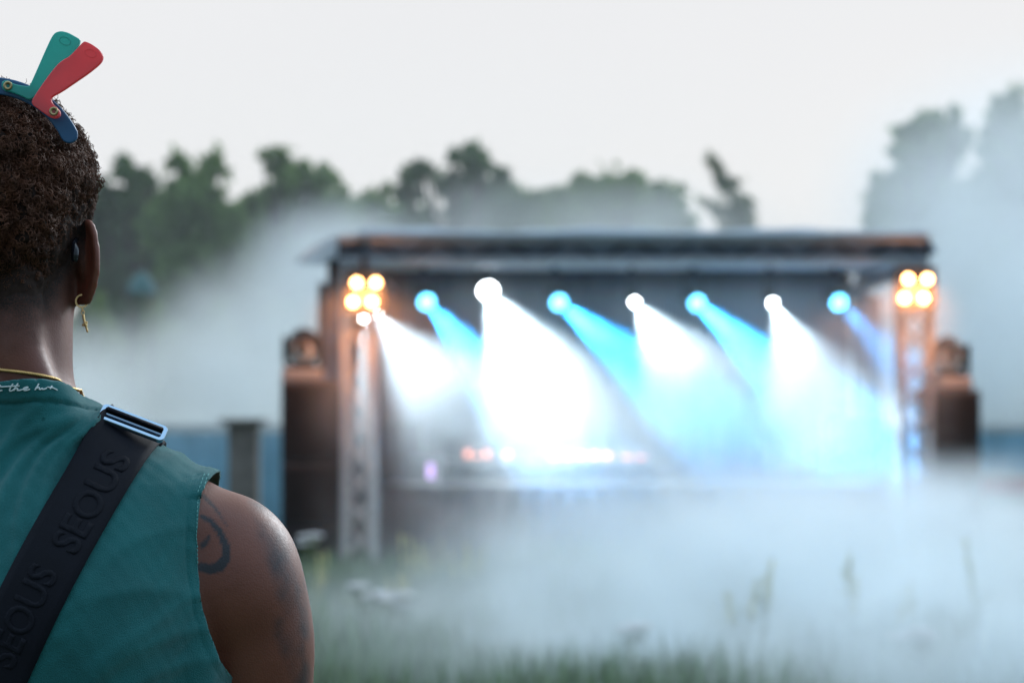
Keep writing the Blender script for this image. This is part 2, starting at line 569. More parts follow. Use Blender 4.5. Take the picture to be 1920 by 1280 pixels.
# beyond both edges of the frame
tree(20, 60, 320, 100, 'd', 'dark tree hidden behind the curly hair at the left edge',
     [(0, 350, 45), (-50, 400, 60), (50, 400, 55), (0, 480, 75), (-60, 540, 60), (60, 540, 50)], 8000)
tree(-240, 62, 300, 100, 'm', 'tree beyond the left edge of the picture',
     [(0, 340, 50), (-60, 400, 60), (60, 400, 60), (0, 490, 90)], 6000)
tree(2150, 50, 220, 100, 'm', 'tree beyond the right edge of the picture',
     [(0, 280, 60), (-60, 350, 70), (60, 360, 70), (0, 460, 100)], 6000)

# sparse little conifer with drooping branches
D = 52
s = D / FPX
b = P(1385, HOR, D)
root = empty('conifer_tree', (b.x, D, 0), 'small sparse leaning conifer rising alone over the right part of the roof', 'tree', 'trees behind the stage')
tp = P(1330, 292, D)
m1, m2 = P(1392, 420, D), P(1365, 350, D)
t = MB()
t.tube([(b.x, D, -0.1), P(1390, 560, D), m1, m2, tp], [0.14, 0.11, 0.08, 0.05, 0.012], 7)
brs = [((1350, 322), (1330, 300), 0.13), ((1355, 340), (1385, 342), 0.10), ((1366, 352), (1342, 338), 0.13), ((1372, 352), (1352, 346), 0.1), ((1388, 400), (1312, 378), 0.16), ((1385, 410), (1335, 398), 0.18),
       ((1392, 385), (1402, 378), 0.2), ((1390, 400), (1405, 404), 0.25), ((1390, 425), (1350, 424), 0.3), ((1392, 425), (1408, 428), 0.3), ((1392, 460), (1340, 462), 0.3), ((1390, 460), (1430, 470), 0.3), ((1390, 520), (1330, 530), 0.35), ((1390, 520), (1450, 530), 0.35)]
V = []
for (a, b2, sp_) in brs:
    A, B = P(a[0], a[1], D), P(b2[0], b2[1], D)
    t.tube([A, A.lerp(B, 0.5) + Vector((0, 0, 0.04)), B], [0.025, 0.016, 0.006], 5)
    n = 190
    f = rng.uniform(0, 1.02, n)[:, None]
    V.append(np.array(A) * (1 - f) + np.array(B) * f + rng.normal(size=(n, 3)) * sp_ * 0.62 * (1 - 0.7 * f))
# tufts along the upper trunk
f = rng.uniform(0, 1, 260)[:, None]
V.append(np.array(m1) * (1 - f) + np.array(m2) * f + rng.normal(size=(260, 3)) * 0.14)
f = rng.uniform(0, 1, 200)[:, None]
V.append(np.array(m2) * (1 - f) + np.array(tp) * f + rng.normal(size=(200, 3)) * 0.07)
t.build('trunk', M['bark'], root, smooth=True)
Pn = np.concatenate(V)
n = len(Pn)
a = rng.normal(size=(n, 3)); a /= np.linalg.norm(a, axis=1)[:, None]
c2 = np.cross(a, rng.normal(size=(n, 3))); c2 /= np.linalg.norm(c2, axis=1)[:, None]
v = np.stack([Pn - a * 0.09, Pn + c2 * 0.02, Pn + a * 0.09, Pn - c2 * 0.02], 1).reshape(-1, 3)
link_mesh('crown', np_mesh('crown', v, np.arange(n * 4).reshape(-1, 4)), M['leaf_d'], root)


# light green bushes under the left trees
def bush(px, D, top, rp, label):
    s = D / FPX
    c = P(px, top + rp, D)
    root = empty('bush', (c.x, D, 0), label, 'bush', 'bushes under the left trees')
    t = MB()
    for q in range(5):
        a = q * 1.256
        t.tube([(c.x, D, -0.05), (c.x + 0.5 * math.cos(a), D + 0.5 * math.sin(a), c.z * 0.5), (c.x + 1.0 * math.cos(a), D + 0.9 * math.sin(a), c.z)], [0.05, 0.035, 0.012], 5)
    t.build('branches', M['bark'], root)
    n = 7000
    d = rng.normal(size=(n, 3)); d /= np.linalg.norm(d, axis=1)[:, None]
    r_ = rp * s
    pts = np.array([c.x, D, 0]) + d * np.array([r_ * 1.7, r_, c.z + r_]) * (rng.uniform(0.3, 1, n) ** 0.5 * (0.85 + 0.15 * np.sin(d[:, 0] * 9) * np.cos(d[:, 2] * 7)))[:, None]
    pts = pts[pts[:, 2] > 0.05]
    n = len(pts)
    a = rng.normal(size=(n, 3)); a /= np.linalg.norm(a, axis=1)[:, None]
    c2 = np.cross(a, rng.normal(size=(n, 3))); c2 /= np.linalg.norm(c2, axis=1)[:, None]
    v = np.stack([pts - a * 0.15, pts + c2 * 0.085, pts + a * 0.15, pts - c2 * 0.085], 1).reshape(-1, 3)
    link_mesh('foliage', np_mesh('foliage', v, np.arange(n * 4).reshape(-1, 4)), M['leaf_l'], root)


bush(165, 50, 530, 75, 'light green bush beside the neck, below the earring')
bush(270, 51, 548, 80, 'light green bush below the teal tent')
bush(390, 50, 540, 85, 'light green bush half lost in the drifting smoke')
bush(500, 52, 540, 85, 'bush in the smoke just left of the left speaker stack')
bush(60, 50, 540, 80, 'light green bush hidden behind the neck')
bush(1870, 40, 640, 70, 'bush in the smoke behind the right speaker stack')

# teal tent roof between the trees
D = 50
root = empty('tent', (P(266, 0, D).x, D, 0), 'small teal tent roof showing between the left trees', 'tent')
c = P(266, 508, D)
zb = P(0, 552, D).z
t = MB()
hw = 28 * D / FPX
n = 16
vs = [(c.x, D, c.z)]
for rr_, zz in ((0.55, 0.72), (0.85, 0.42), (1.0, 0.0)):
    for k in range(n):
        a = 2 * math.pi * k / n
        wv = 1 + 0.04 * math.cos(4 * a)
        vs.append((c.x + hw * rr_ * wv * math.cos(a), D + hw * rr_ * wv * math.sin(a), zb + (c.z - zb) * zz))
fs = [(0, 1 + k, 1 + (k + 1) % n) for k in range(n)]
for q in range(2):
    fs += [(1 + q * n + k, 1 + (q + 1) * n + k, 1 + (q + 1) * n + (k + 1) % n, 1 + q * n + (k + 1) % n) for k in range(n)]
t.raw(vs, fs)
t.build('canvas_roof', M['teal_tent'], root, smooth=True)
for sx in (-1, 1):
    for sy in (-1, 1):
        t = MB()
        t.tube([(c.x + sx * hw * 0.68, D + sy * hw * 0.68, 0), (c.x + sx * hw * 0.68, D + sy * hw * 0.68, zb + 0.03)], 0.025, 6)
        t.build('pole', M['bark'], root)

# ------------------------------------------------------------------ blue sheeted fence behind the stage
def fence(x0, x1, D, label, red=False):
    root = empty('fence', (x0, D, 0), label, 'fence', 'blue sheeted fences at the back of the field')
    n = max(1, round((x1 - x0) / 2.4))
    w_ = (x1 - x0) / n
    for i in range(n):
        t = MB()
        m = 24
        vs = []
        zt, zl = 1.53, (1.03 if red else 0.08)
        for j in range(m + 1):
            xx = x0 + i * w_ + 0.03 + (w_ - 0.06) * j / m
            yy = D + 0.02 * math.sin(j * 1.3 + i)
            vs += [(xx, yy, zl), (xx, yy, zt), (xx, yy + 0.004, zl), (xx, yy + 0.004, zt)]
        fs = []
        for j in range(m):
            a = j * 4
            fs += [(a, a + 4, a + 5, a + 1), (a + 2, a + 3, a + 7, a + 6), (a + 1, a + 5, a + 7, a + 3), (a, a + 2, a + 6, a + 4)]
        t.raw(vs, fs).build('blue_panel', M['blue_sheet'], root)
        if red:
            t = MB()
            t.box(x0 + i * w_ + 0.03, x0 + (i + 1) * w_ - 0.03, D - 0.005, D + 0.01, 0.72, 0.94).build('red_panel', M['red_sheet'], root)
            t = MB()
            t.box(x0 + i * w_, x0 + (i + 1) * w_, D - 0.02, D + 0.02, 0.955, 1.015).build('middle_rail', M['rail'], root)
    t = MB()
    t.box(x0, x1, D - 0.03, D + 0.03, 1.545, 1.635, 0.01).build('top_rail', M['rail'], root)
    for i in range(n + 1):
        t = MB()
        t.tube([(x0 + i * w_, D + 0.06, -0.1), (x0 + i * w_, D + 0.06, 1.55)], 0.025, 8)
        t.build('fence_post', M['rail'], root)
    return root


fence(-9.5, -2.9, 32, 'blue sheeted fence with a pale top rail left of the stage')
fence(4.6, 12.0, 31, 'blue sheeted fence with a red lower band right of the stage', red=True)
D = 31
c = P(458, 0, D)
root = empty('pillar', (c.x, D, 0), 'grey brown pillar with a flat cap standing in front of the left blue fence', 'pillar')
t = MB()
zt = P(0, 785, D).z
t.box(c.x - 0.19, c.x + 0.19, D - 0.19, D + 0.19, -0.05, zt - 0.06, 0.015).build('shaft', M['post'], root)
t = MB()
t.box(c.x - 0.29, c.x + 0.29, D - 0.29, D + 0.29, zt - 0.06, zt, 0.015).build('cap', M['post'], root)
# ------------------------------------------------------------------ stage
SD = 24.0                     # distance of the stage front
XL = P(645, 0, SD).x
XR = P(1725, 0, SD).x
DZ = 1.02                     # deck height
SB = SD + 4.2                 # rear of the stage
root = empty('stage', ((XL + XR) / 2, SD, 0), 'low festival stage with a dark deck and black skirt', 'stage')
t = MB()
nx = 5
for i in range(nx):
    for j in range(3):
        x0 = XL + 0.36 + i * (XR - XL - 0.72) / nx
        x1 = XL + 0.36 + (i + 1) * (XR - XL - 0.72) / nx
        y0, y1 = SD + 0.05 + j * 1.35, SD + 0.05 + (j + 1) * 1.35
        t.box(x0 + 0.004, x1 - 0.004, y0 + 0.004, y1 - 0.004, DZ - 0.12, DZ, 0.004)
t.build('deck', M['deck'], root)
t = MB()


def drape(t, x0, x1, y, z0, z1, amp=0.035, per=0.22, thick=0.008):
    m = int((x1 - x0) / per * 8)
    vs, fs = [], []
    for j in range(m + 1):
        x = x0 + (x1 - x0) * j / m
        yy = y + amp * math.sin(2 * math.pi * (x - x0) / per) * (0.8 + 0.3 * math.sin(x * 3.1))
        vs += [(x, yy, z0), (x, y + (yy - y) * 0.6, z1), (x, yy + thick, z0), (x, y + (yy - y) * 0.6 + thick, z1)]
    for j in range(m):
        a = j * 4
        fs += [(a, a + 4, a + 5, a + 1), (a + 2, a + 3, a + 7, a + 6), (a + 1, a + 5, a + 7, a + 3), (a, a + 2, a + 6, a + 4)]
    fs += [(0, 1, 3, 2), (m * 4, m * 4 + 2, m * 4 + 3, m * 4 + 1)]
    return t.raw(vs, fs)


drape(t, XL + 0.36, XR - 0.36, SD + 0.0, 0.02, DZ - 0.02).build('skirt', M['cloth'], root)
for i in range(6):
    for yy in (SD + 0.3, SD + 3.9):
        t = MB()
        xx = XL + 0.5 + i * (XR - XL - 1.0) / 5
        t.tube([(xx, yy, 0), (xx, yy, DZ - 0.12)], 0.03, 8).build('leg', M['alu'], root)


# ------------------------------------------------------------------ lattice towers and roof
def lattice(name_t, a, b, side, parent, bays, ch=0.025, br=0.013, material=None, brace=None):
    """box lattice between two points, chords and braces each one mesh"""
    a, b = Vector(a), Vector(b)
    ax = (b - a).normalized()
    u = Vector((0, 1, 0)) if abs(ax.y) < 0.9 else Vector((1, 0, 0))
    v = ax.cross(u).normalized()
    h = side / 2 - ch
    cs = [u * h + v * h, u * h - v * h, -u * h - v * h, -u * h + v * h]
    tc_ = MB()
    for c in cs:
        tc_.tube([a + c, b + c], ch, 8)
    tc_.build('chords', material or M['alu'], parent)
    tb = MB()
    L = (b - a).length
    for k in range(bays):
        p0, p1 = a + ax * (L * k / bays), a + ax * (L * (k + 1) / bays)
        for q in range(4):
            c0, c1 = cs[q], cs[(q + 1) % 4]
            if (k + (q % 2)) % 2: c0, c1 = c1, c0
            tb.tube([p0 + c0, p1 + c1], br, 6)
    for k in (0, bays):
        p0 = a + ax * (L * k / bays)
        for q in range(4):
            tb.tube([p0 + cs[q], p0 + cs[(q + 1) % 4]], br, 6)
    tb.build('braces', brace or M['alu'], parent)


ZT0 = P(0, 497, SD - 0.42).z         # underside of the front truss
ZT1 = P(0, 438, SD - 0.42).z         # top of it
TW = 0.345


def tower(xc, yc, label, metal=None):
    root = empty('truss_tower', (xc, yc, 0), label, 'truss tower', 'aluminium lattice towers carrying the stage roof')
    lattice('t', (xc, yc, 0.06), (xc, yc, ZT0 - 0.03), TW, root, 11, ch=0.03, br=0.017, material=metal, brace=metal)
    t = MB()
    t.box(xc - 0.3, xc + 0.3, yc - 0.3, yc + 0.3, 0.0, 0.04, 0.006).build('base_plate', M['alu'], root)
    t = MB()
    t.box(xc - 0.19, xc + 0.19, yc - 0.19, yc + 0.19, ZT0 - 0.03, ZT0 - 0.004, 0.005).build('sleeve', M['alu'], root)
    return root


TLX, TRX = P(677, 0, SD).x, P(1707, 0, SD).x
tower(TLX, SD - 0.25, 'front left truss tower, its lower half clear of the smoke')
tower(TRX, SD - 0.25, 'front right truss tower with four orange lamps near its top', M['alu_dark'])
tower(TLX + 0.1, SB + 0.3, 'rear left truss tower behind the backdrop')
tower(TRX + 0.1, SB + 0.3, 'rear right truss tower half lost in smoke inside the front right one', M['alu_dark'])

root = empty('stage_roof', ((XL + XR) / 2, SD, ZT0), 'flat dark stage roof with a pale front edge and white flap at its left end', 'stage roof')
yF = SD - 0.25
xa, xb = P(640, 0, SD).x, P(1728, 0, SD).x
lattice('f', (xa, yF, (ZT0 + ZT1) / 2), (xb, yF, (ZT0 + ZT1) / 2), ZT1 - ZT0, root, 18, ch=0.042, br=0.014, brace=M['black'])
for xx in (TLX, TRX):
    lattice('s', (xx, yF + 0.25, (ZT0 + ZT1) / 2 - 0.02), (xx, SB + 0.2, (ZT0 + ZT1) / 2 - 0.02), 0.3, root, 14, brace=M['black'])
# tarp: front fascia with an uneven hem, top sheet and side falls
t = MB()
m, vs, fs = 60, [], []
zf0, zf1 = P(0, 480, SD - 0.4).z, P(0, 439, SD - 0.4).z
for j in range(m + 1):
    x = xa + (xb - xa) * j / m
    wv = 0.012 * math.sin(x * 5.3) + 0.008 * math.sin(x * 12.7 + 1)
    for q, (yy, zz) in enumerate(((yF - 0.085, zf0 + wv), (yF - 0.095, (zf0 + zf1) / 2), (yF - 0.09, zf1), (yF + 0.2, ZT1 + 0.01 + wv), (SB - 1.5, ZT1 - 0.02), (SB + 0.5, ZT1 - 0.02))):
        vs.append((x, yy + (0.02 * math.sin(x * 7) if q == 1 else 0), zz))
k = 6
for j in range(m):
    for q in range(k - 1):
        fs.append((j * k + q, (j + 1) * k + q, (j + 1) * k + q + 1, j * k + q + 1))
t.raw(vs, fs)
o = t.build('canopy', M['tarp'], root, smooth=True)
sm = o.modifiers.new('thick', 'SOLIDIFY'); sm.thickness = 0.006
# pale rolled front edge, sagging a little between its ties
t = MB()
pts, m = [], 60
for j in range(m + 1):
    f = j / m
    x = xa + 0.18 + (xb - xa - 0.15) * f
    pts.append((x, yF - 0.075, P(0, 431 + 3.2 * math.sin(f * 9.4) + 1.5 * math.sin(f * 23) + 6 * (f > 0.75) * (f - 0.75) * 4, SD).z + 0.0))
vs, fs = [], []
for j, p in enumerate(pts):
    hh = 0.062 + 0.016 * math.sin(j * 0.31) + 0.006 * math.sin(j * 1.1) - 0.03 * max(0.0, j / len(pts) - 0.72)
    vs += [(p[0], yF - 0.20, ZT1 - 0.012 + 0.008 * math.sin(j * 0.9)), (p[0], yF - 0.19, ZT1 + 0.008), (p[0], yF + 0.02, ZT1 + hh * 0.75), (p[0], yF + 0.32, ZT1 + hh + 0.02)]
for j in range(len(pts) - 1):
    for q in range(3):
        fs.append((j * 4 + q, (j + 1) * 4 + q, (j + 1) * 4 + q + 1, j * 4 + q + 1))
t.raw(vs, fs)
o = t.build('edge_apron', M['edge'], root, smooth=True)
sm = o.modifiers.new('thick', 'SOLIDIFY'); sm.thickness = 0.005
# left end flap, lifted and catching the sky
t = MB()
q = [[P(642, 438, SD), P(606, 452, SD), P(572, 474, SD), P(553, 490, SD)],
     [P(650, 462, SD), P(618, 470, SD), P(590, 486, SD), P(560, 494, SD)],
     [P(640, 480, SD), P(628, 488, SD), P(606, 500, SD), P(575, 497, SD)]]
vs, fs = [], []
for r_ in range(3):
    for c_ in range(4):
        p = q[r_][c_].copy()
        p.y = yF - 0.1 + 0.35 * r_ + 0.1 * math.sin(c_ * 2 + r_)
        s_ = p.y / SD
        p.x *= s_
        p.z = EYE + (p.z - EYE) * s_
        vs.append(p)
for r_ in range(2):
    for c_ in range(3):
        fs.append((r_ * 4 + c_, r_ * 4 + c_ + 1, (r_ + 1) * 4 + c_ + 1, (r_ + 1) * 4 + c_))
t.raw(vs, fs)
o = t.build('white_flap', M['white_tarp'], root, smooth=True)
sb = o.modifiers.new('s', 'SUBSURF'); sb.levels = 2; sb.render_levels = 2
sm = o.modifiers.new('thick', 'SOLIDIFY'); sm.thickness = 0.01
# side falls of dark tarp, left and right
t = MB()
t.raw([(xa, yF + 0.2, ZT0 - 0.05), (xa, yF + 0.2, ZT1), (xa - 0.05, SB + 0.4, ZT1 - 0.03), (xa - 0.05, SB + 0.4, ZT0 - 0.15),
       (xa + 0.006, yF + 0.2, ZT0 - 0.05), (xa + 0.006, yF + 0.2, ZT1), (xa - 0.044, SB + 0.4, ZT1 - 0.03), (xa - 0.044, SB + 0.4, ZT0 - 0.15)],
      [(0, 1, 2, 3), (7, 6, 5, 4), (0, 4, 5, 1), (1, 5, 6, 2), (2, 6, 7, 3), (3, 7, 4, 0)])
t.build('side_fall', M['tarp'], root)
t = MB()
pr = P(1752, 470, SD)
t.raw([(xb, yF, ZT1 + 0.02), (pr.x, yF + 0.1, pr.z - 0.03), (pr.x, SB + 0.4, pr.z - 0.05), (xb, SB + 0.4, ZT1),
       (xb, yF, ZT1 + 0.027), (pr.x, yF + 0.1, pr.z - 0.023), (pr.x, SB + 0.4, pr.z - 0.043), (xb, SB + 0.4, ZT1 + 0.007)],
      [(0, 1, 2, 3), (7, 6, 5, 4), (0, 4, 5, 1), (1, 5, 6, 2), (2, 6, 7, 3), (3, 7, 4, 0)])
t.build('side_fall', M['tarp'], root)

# backdrop and side drapes
t = MB()
o = drape(t, XL - 0.15, P(1592, 0, SB).x, SB, 0.05, ZT0 + 0.25, 0.05, 0.4).build('backdrop', M['cloth'])
tag(o, 'black cloth backdrop hanging at the rear of the stage', 'backdrop')
t = MB()
o = drape(t, P(1600, 0, SB).x, XR + 0.25, SB + 0.05, 0.05, P(0, 556, SB).z, 0.05, 0.4).build('backdrop', M['cloth'])
tag(o, 'lower black cloth at the right rear corner with a gap of sky over it', 'backdrop')
t = MB()
vs, fs = [], []
m = 70
for j in range(m + 1):
    y = SD + 0.2 + (SB - SD - 0.2) * j / m
    x = XL - 0.14 + 0.04 * math.sin(y * 15)
    vs += [(x, y, 0.05), (x, y, ZT0 + 0.2), (x + 0.008, y, 0.05), (x + 0.008, y, ZT0 + 0.2)]
for j in range(m):
    a = j * 4
    fs += [(a, a + 4, a + 5, a + 1), (a + 2, a + 3, a + 7, a + 6), (a + 1, a + 5, a + 7, a + 3), (a, a + 2, a + 6, a + 4)]
o = t.raw(vs, fs).build('side_drape', M['cloth'])
tag(o, 'dark cloth wall closing the left side of the stage', 'drape')
t = MB()
o = drape(t, P(596, 0, SD + 0.9).x, P(650, 0, SD + 0.9).x, SD + 0.9, 0.05, P(0, 520, SD).z, 0.03, 0.15).build('side_drape', M['cloth'])
tag(o, 'narrow dark cloth wing between the left speaker stack and the left tower', 'drape')


# ------------------------------------------------------------------ speaker stacks and the moving heads on them
def cabinet(xc, y0, z0, w_, d_, h_, label, kind):
    root = empty('speaker_cabinet', (xc, y0, z0), label, 'loudspeaker', 'loudspeaker cabinets stacked beside the stage')
    t = MB()
    t.box(xc - w_ / 2, xc + w_ / 2, y0, y0 + d_, z0, z0 + h_, 0.015).build('enclosure', M['cab'], root)
    t = MB()
    t.box(xc - w_ / 2 + 0.03, xc + w_ / 2 - 0.03, y0 - 0.012, y0 + 0.01, z0 + 0.04, z0 + h_ - 0.04, 0.008).build('grille', M['grille'], root)
    for sx in (-1, 1):
        t = MB()
        t.box(xc + sx * (w_ / 2 + 0.004) - 0.006, xc + sx * (w_ / 2 + 0.004) + 0.006, y0 + d_ * 0.4, y0 + d_ * 0.6, z0 + h_ * 0.45, z0 + h_ * 0.55, 0.003).build('handle', M['black'], root)
    return root


def stack(pxl, pxr, ptop, side, fy):
    x0, x1 = P(pxl, 0, fy).x, P(pxr, 0, fy).x
    zt = P(0, ptop, fy).z
    hs = [0.62, 0.62, zt - 1.24 - 0.008]
    names = ['bottom bass cabinet of the %s speaker stack', 'middle cabinet of the %s speaker stack', 'top cabinet of the %s speaker stack, under the moving head lamp']
    z = 0.0
    for h_, nm in zip(hs, names):
        cabinet((x0 + x1) / 2, fy, z, x1 - x0, 0.6, h_, nm % side, 0)
        z += h_ + 0.004
    return (x0 + x1) / 2, fy, z


def moving_head(xc, y, z, sc, label):
    root = empty('moving_head_lamp', (xc, y, z), label, 'stage light', 'moving head lamps standing on the speaker stacks')
    t = MB()
    t.box(xc - 0.19 * sc, xc + 0.19 * sc, y - 0.17 * sc, y + 0.17 * sc, z, z + 0.12 * sc, 0.025 * sc).build('base', M['grey_plastic'], root)
    t = MB()
    zc = z + 0.33 * sc
    t.box(xc - 0.17 * sc, xc + 0.17 * sc, y - 0.06 * sc, y + 0.06 * sc, z + 0.12 * sc + 0.002, z + 0.17 * sc, 0.012)
    for sx in (-1, 1):
        t.box(xc + sx * 0.165 * sc - 0.022 * sc, xc + sx * 0.165 * sc + 0.022 * sc, y - 0.07 * sc, y + 0.07 * sc, z + 0.15 * sc, zc + 0.09 * sc, 0.018 * sc)
    t.build('yoke', M['black'], root)
    t = MB()   # head tilted so that its front glass looks out and down
    ax = Vector((0, -0.72, -0.45)).normalized()
    c = Vector((xc, y, zc))
    t.lathe([(0.0, -0.17 * sc), (0.09 * sc, -0.165 * sc), (0.135 * sc, -0.10 * sc), (0.145 * sc, 0.0), (0.145 * sc, 0.10 * sc), (0.12 * sc, 0.115 * sc), (0.115 * sc, 0.10 * sc), (0.0, 0.10 * sc)], c, ax, 28)
    t.build('head', M['black'], root, smooth=True)
    t = MB()
    ax2 = ax
    t.lathe([(0.112 * sc, 0.102 * sc), (0.10 * sc, 0.115 * sc), (0.06 * sc, 0.128 * sc), (0.0, 0.132 * sc)], c, ax2, 28)
    t.build('lens', M['lens_glass'], root, smooth=True)
    t = MB()   # dark brow plate over the glass
    t.lathe([(0.0, 0.165 * sc), (0.05 * sc, 0.16 * sc), (0.062 * sc, 0.14 * sc), (0.062 * sc, 0.118 * sc)], c + Vector((0, 0, 0.05 * sc)), ax, 24)
    t.build('front_cap', M['black'], root, smooth=True)
    return root


sx_, sy_, sz_ = stack(527, 638, 716, 'left', SD - 0.35)
moving_head(P(570, 0, SD).x, sy_ + 0.28, sz_, 1.08, 'unlit moving head lamp standing on the left speaker stack')
sx_, sy_, sz_ = stack(1730, 1839, 731, 'right', SD - 0.35)
moving_head(P(1777, 0, SD).x, sy_ + 0.28, sz_, 1.08, 'unlit moving head lamp standing on the right speaker stack')


# ------------------------------------------------------------------ lamps
def spot(name, loc, direction, power, colr, half, blend, parent, radius=0.04):
    d = bpy.data.lights.new(name, 'SPOT')
    d.energy = power
    d.color = colr
    d.spot_size = R(half * 2)
    d.spot_blend = blend
    d.shadow_soft_size = radius
    o = bpy.data.objects.new(name, d)
    col.objects.link(o)
    o.parent = parent
    o.matrix_parent_inverse = Matrix.Translation(-parent.location)
    o.location = loc
    o.rotation_euler = Vector(direction).to_track_quat('-Z', 'Y').to_euler()
    return o


def hung_lamp(px, py, D, direction, rad, em, power, colr, half, blend, label, group, cat='stage light', face=None):
    c = P(px, py, D)
    ax = Vector(direction).normalized()
    root = empty('hanging_lamp', (c.x, D, c.z), label, cat, group)
    body_ax = face or Vector((ax.x * 0.35, -0.9, ax.z * 0.6)).normalized()
    t = MB()
    t.lathe([(0.0, -0.28), (rad * 0.7, -0.27), (rad * 1.15, -0.2), (rad * 1.2, 0.0), (rad * 1.12, 0.012), (rad * 1.02, -0.01), (0, -0.01)], c - body_ax * 0.02, body_ax, 20)
    t.build('housing', M['black'], root, smooth=True)
    t = MB()
    yk = c - body_ax * 0.14
    for sx in (-1, 1):
        t.box(yk.x + sx * (rad * 1.35) - 0.012, yk.x + sx * (rad * 1.35) + 0.012, yk.y - 0.03, yk.y + 0.03, yk.z - 0.03, yk.z + 0.2, 0.004)
    t.box(yk.x - rad * 1.35 - 0.012, yk.x + rad * 1.35 + 0.012, yk.y - 0.03, yk.y + 0.03, yk.z + 0.202, yk.z + 0.24, 0.004)
    t.build('yoke', M['black'], root)
    t = MB()
    t.tube([(yk.x, yk.y, yk.z + 0.24), (yk.x, yk.y, ZT0 + 0.02)], 0.018, 8)
    t.tube([(yk.x - 0.03, yk.y, ZT0 + 0.03), (yk.x + 0.03, yk.y, ZT0 + 0.03)], 0.045, 10)
    t.build('clamp', M['black'], root)
    t = MB()
    t.lathe([(rad, 0.0), (rad * 0.8, 0.012), (rad * 0.4, 0.02), (0.0, 0.022)], c, body_ax, 20)
    t.build('lens', em, root, smooth=True)
    spot('beam', c + body_ax * 0.05 + ax * 0.03, ax, power, colr, half, blend, root, rad * 0.6)
    return root


# pipe that carries the lamps, inside the roof
LD = SD + 0.35
root = empty('lamp_pipe', ((XL + XR) / 2, LD + 0.1, ZT0), 'aluminium pipe under the roof from which the blue and white lamps hang', 'pipe')
t = MB()
t.tube([(TLX + 0.1, LD + 0.12, ZT0 + 0.03), (TRX - 0.1, LD + 0.12, ZT0 + 0.03)], 0.026, 10).build('pipe', M['alu'], root)
t = MB()
for xx in (TLX + 0.4, (TLX + TRX) / 2, TRX - 0.4):
    t.tube([(xx, LD + 0.12, ZT0 + 0.03), (xx, yF + 0.2, ZT0 + 0.06)], 0.018, 8)
t.build('strut', M['alu'], root)

BL = (0.03, 0.40, 1.0)
gb = 'blue lamps hanging under the stage roof'
for px, py, lab, dd, pw in ((800, 566, 'blue lamp nearest the left tower, between it and the dazzling white lamp', (0.62, -0.25, -0.72), 6500),
                            (1048, 567, 'blue lamp hanging right of the dazzling white lamp', (0.75, -0.2, -0.62), 9500),
                            (1307, 568, 'blue lamp with the widest blue beam, between the two right white lamps', (0.74, 0.1, -0.64), 11000),
                            (1573, 567, 'blue lamp nearest the right tower, a clean round disc', (0.62, 0.25, -0.6), 1500)):
    hung_lamp(px, py, LD, dd, 0.075, M['em_blue'], pw, BL, 18, 0.65, lab, gb)
WH = (0.74, 0.90, 1.0)
gw = 'white lamps hanging under the stage roof'
for px, py, lab, dd, pw in ((706, 588, 'white lamp close behind the left tower under the orange lamps', (0.60, 0.05, -0.75), 1250),
                            (915, 545, 'dazzling white lamp, the brightest under the roof', (0.42, 0.0, -0.8), 3700),
                            (1190, 566, 'white lamp between the two middle blue lamps', (0.55, 0.05, -0.8), 1500),
                            (1449, 568, 'rightmost white lamp, between the widest blue beam and the last blue lamp', (0.40, 0.05, -0.85), 1250)):
    hung_lamp(px, py, LD - 0.25, dd, 0.034 if pw < 3000 else 0.08, M['em_white'], pw, WH, 39, 0.8, lab, gw)


hung_lamp(682, 596, SD - 0.55, (0.0, -0.12, -1), 0.022, M['em_white'], 1700, WH, 8, 0.6, 'white lamp shining straight down the left tower from under the orange bulbs', gw, face=Vector((0.0, -0.1, -1)).normalized())


# four lamp blinders on the towers
def blinder(px, py, D, label):
    c = P(px, py, D)
    root = empty('blinder_lamp', (c.x, D, c.z), label, 'stage light', 'four bulb orange lamps on the front towers')
    t = MB()
    t.box(c.x - 0.2, c.x + 0.2, D + 0.02, D + 0.14, c.z - 0.2, c.z + 0.2, 0.01).build('housing', M['black'], root)
    t = MB()
    t.box(c.x - 0.03, c.x + 0.03, D + 0.142, D + 0.2, c.z - 0.05, c.z + 0.05, 0.005).build('clamp', M['black'], root)
    k = 18 * D / FPX
    for sx in (-1, 1):
        for sz in (-1, 1):
            lc = Vector((c.x + sx * k + sz * 0.018, D + 0.018, c.z + sz * k))
            t = MB()
            t.lathe([(0.036, 0.0), (0.03, 0.008), (0.018, 0.014), (0.0, 0.022)], lc, (0, -1, 0), 20)
            lamp = t.build('bulb', M['em_warm'], root, smooth=True)
    spot('glow', (c.x, D - 0.16, c.z + 0.05), (0, 0.25, -1), 150, (1.0, 0.32, 0.09), 76, 0.3, root, 0.1)
    pl_ = bpy.data.lights.new('bulb_glow', 'POINT')
    pl_.energy = 9
    pl_.color = (1.0, 0.34, 0.10)
    pl_.shadow_soft_size = 0.08
    po = bpy.data.objects.new('bulb_glow', pl_)
    col.objects.link(po)
    po.parent = root
    po.matrix_parent_inverse = Matrix.Translation(-root.location)
    po.location = (c.x, D - 0.14, c.z)
    return root


blinder(683, 548, SD - 0.62, 'cluster of four orange bulbs on the left tower')
blinder(1718, 541, SD - 0.62, 'cluster of four orange bulbs on the right tower')

# ------------------------------------------------------------------ things on the deck
root = empty('dj_table', (P(1000, 0, SD + 1.2).x, SD + 1.2, DZ), 'low dark table across the deck carrying the sound gear', 'table')
xt0, xt1 = P(820, 0, SD + 1.2).x, P(1240, 0, SD + 1.2).x
zt = P(0, 905, SD + 1.2).z + 0.0
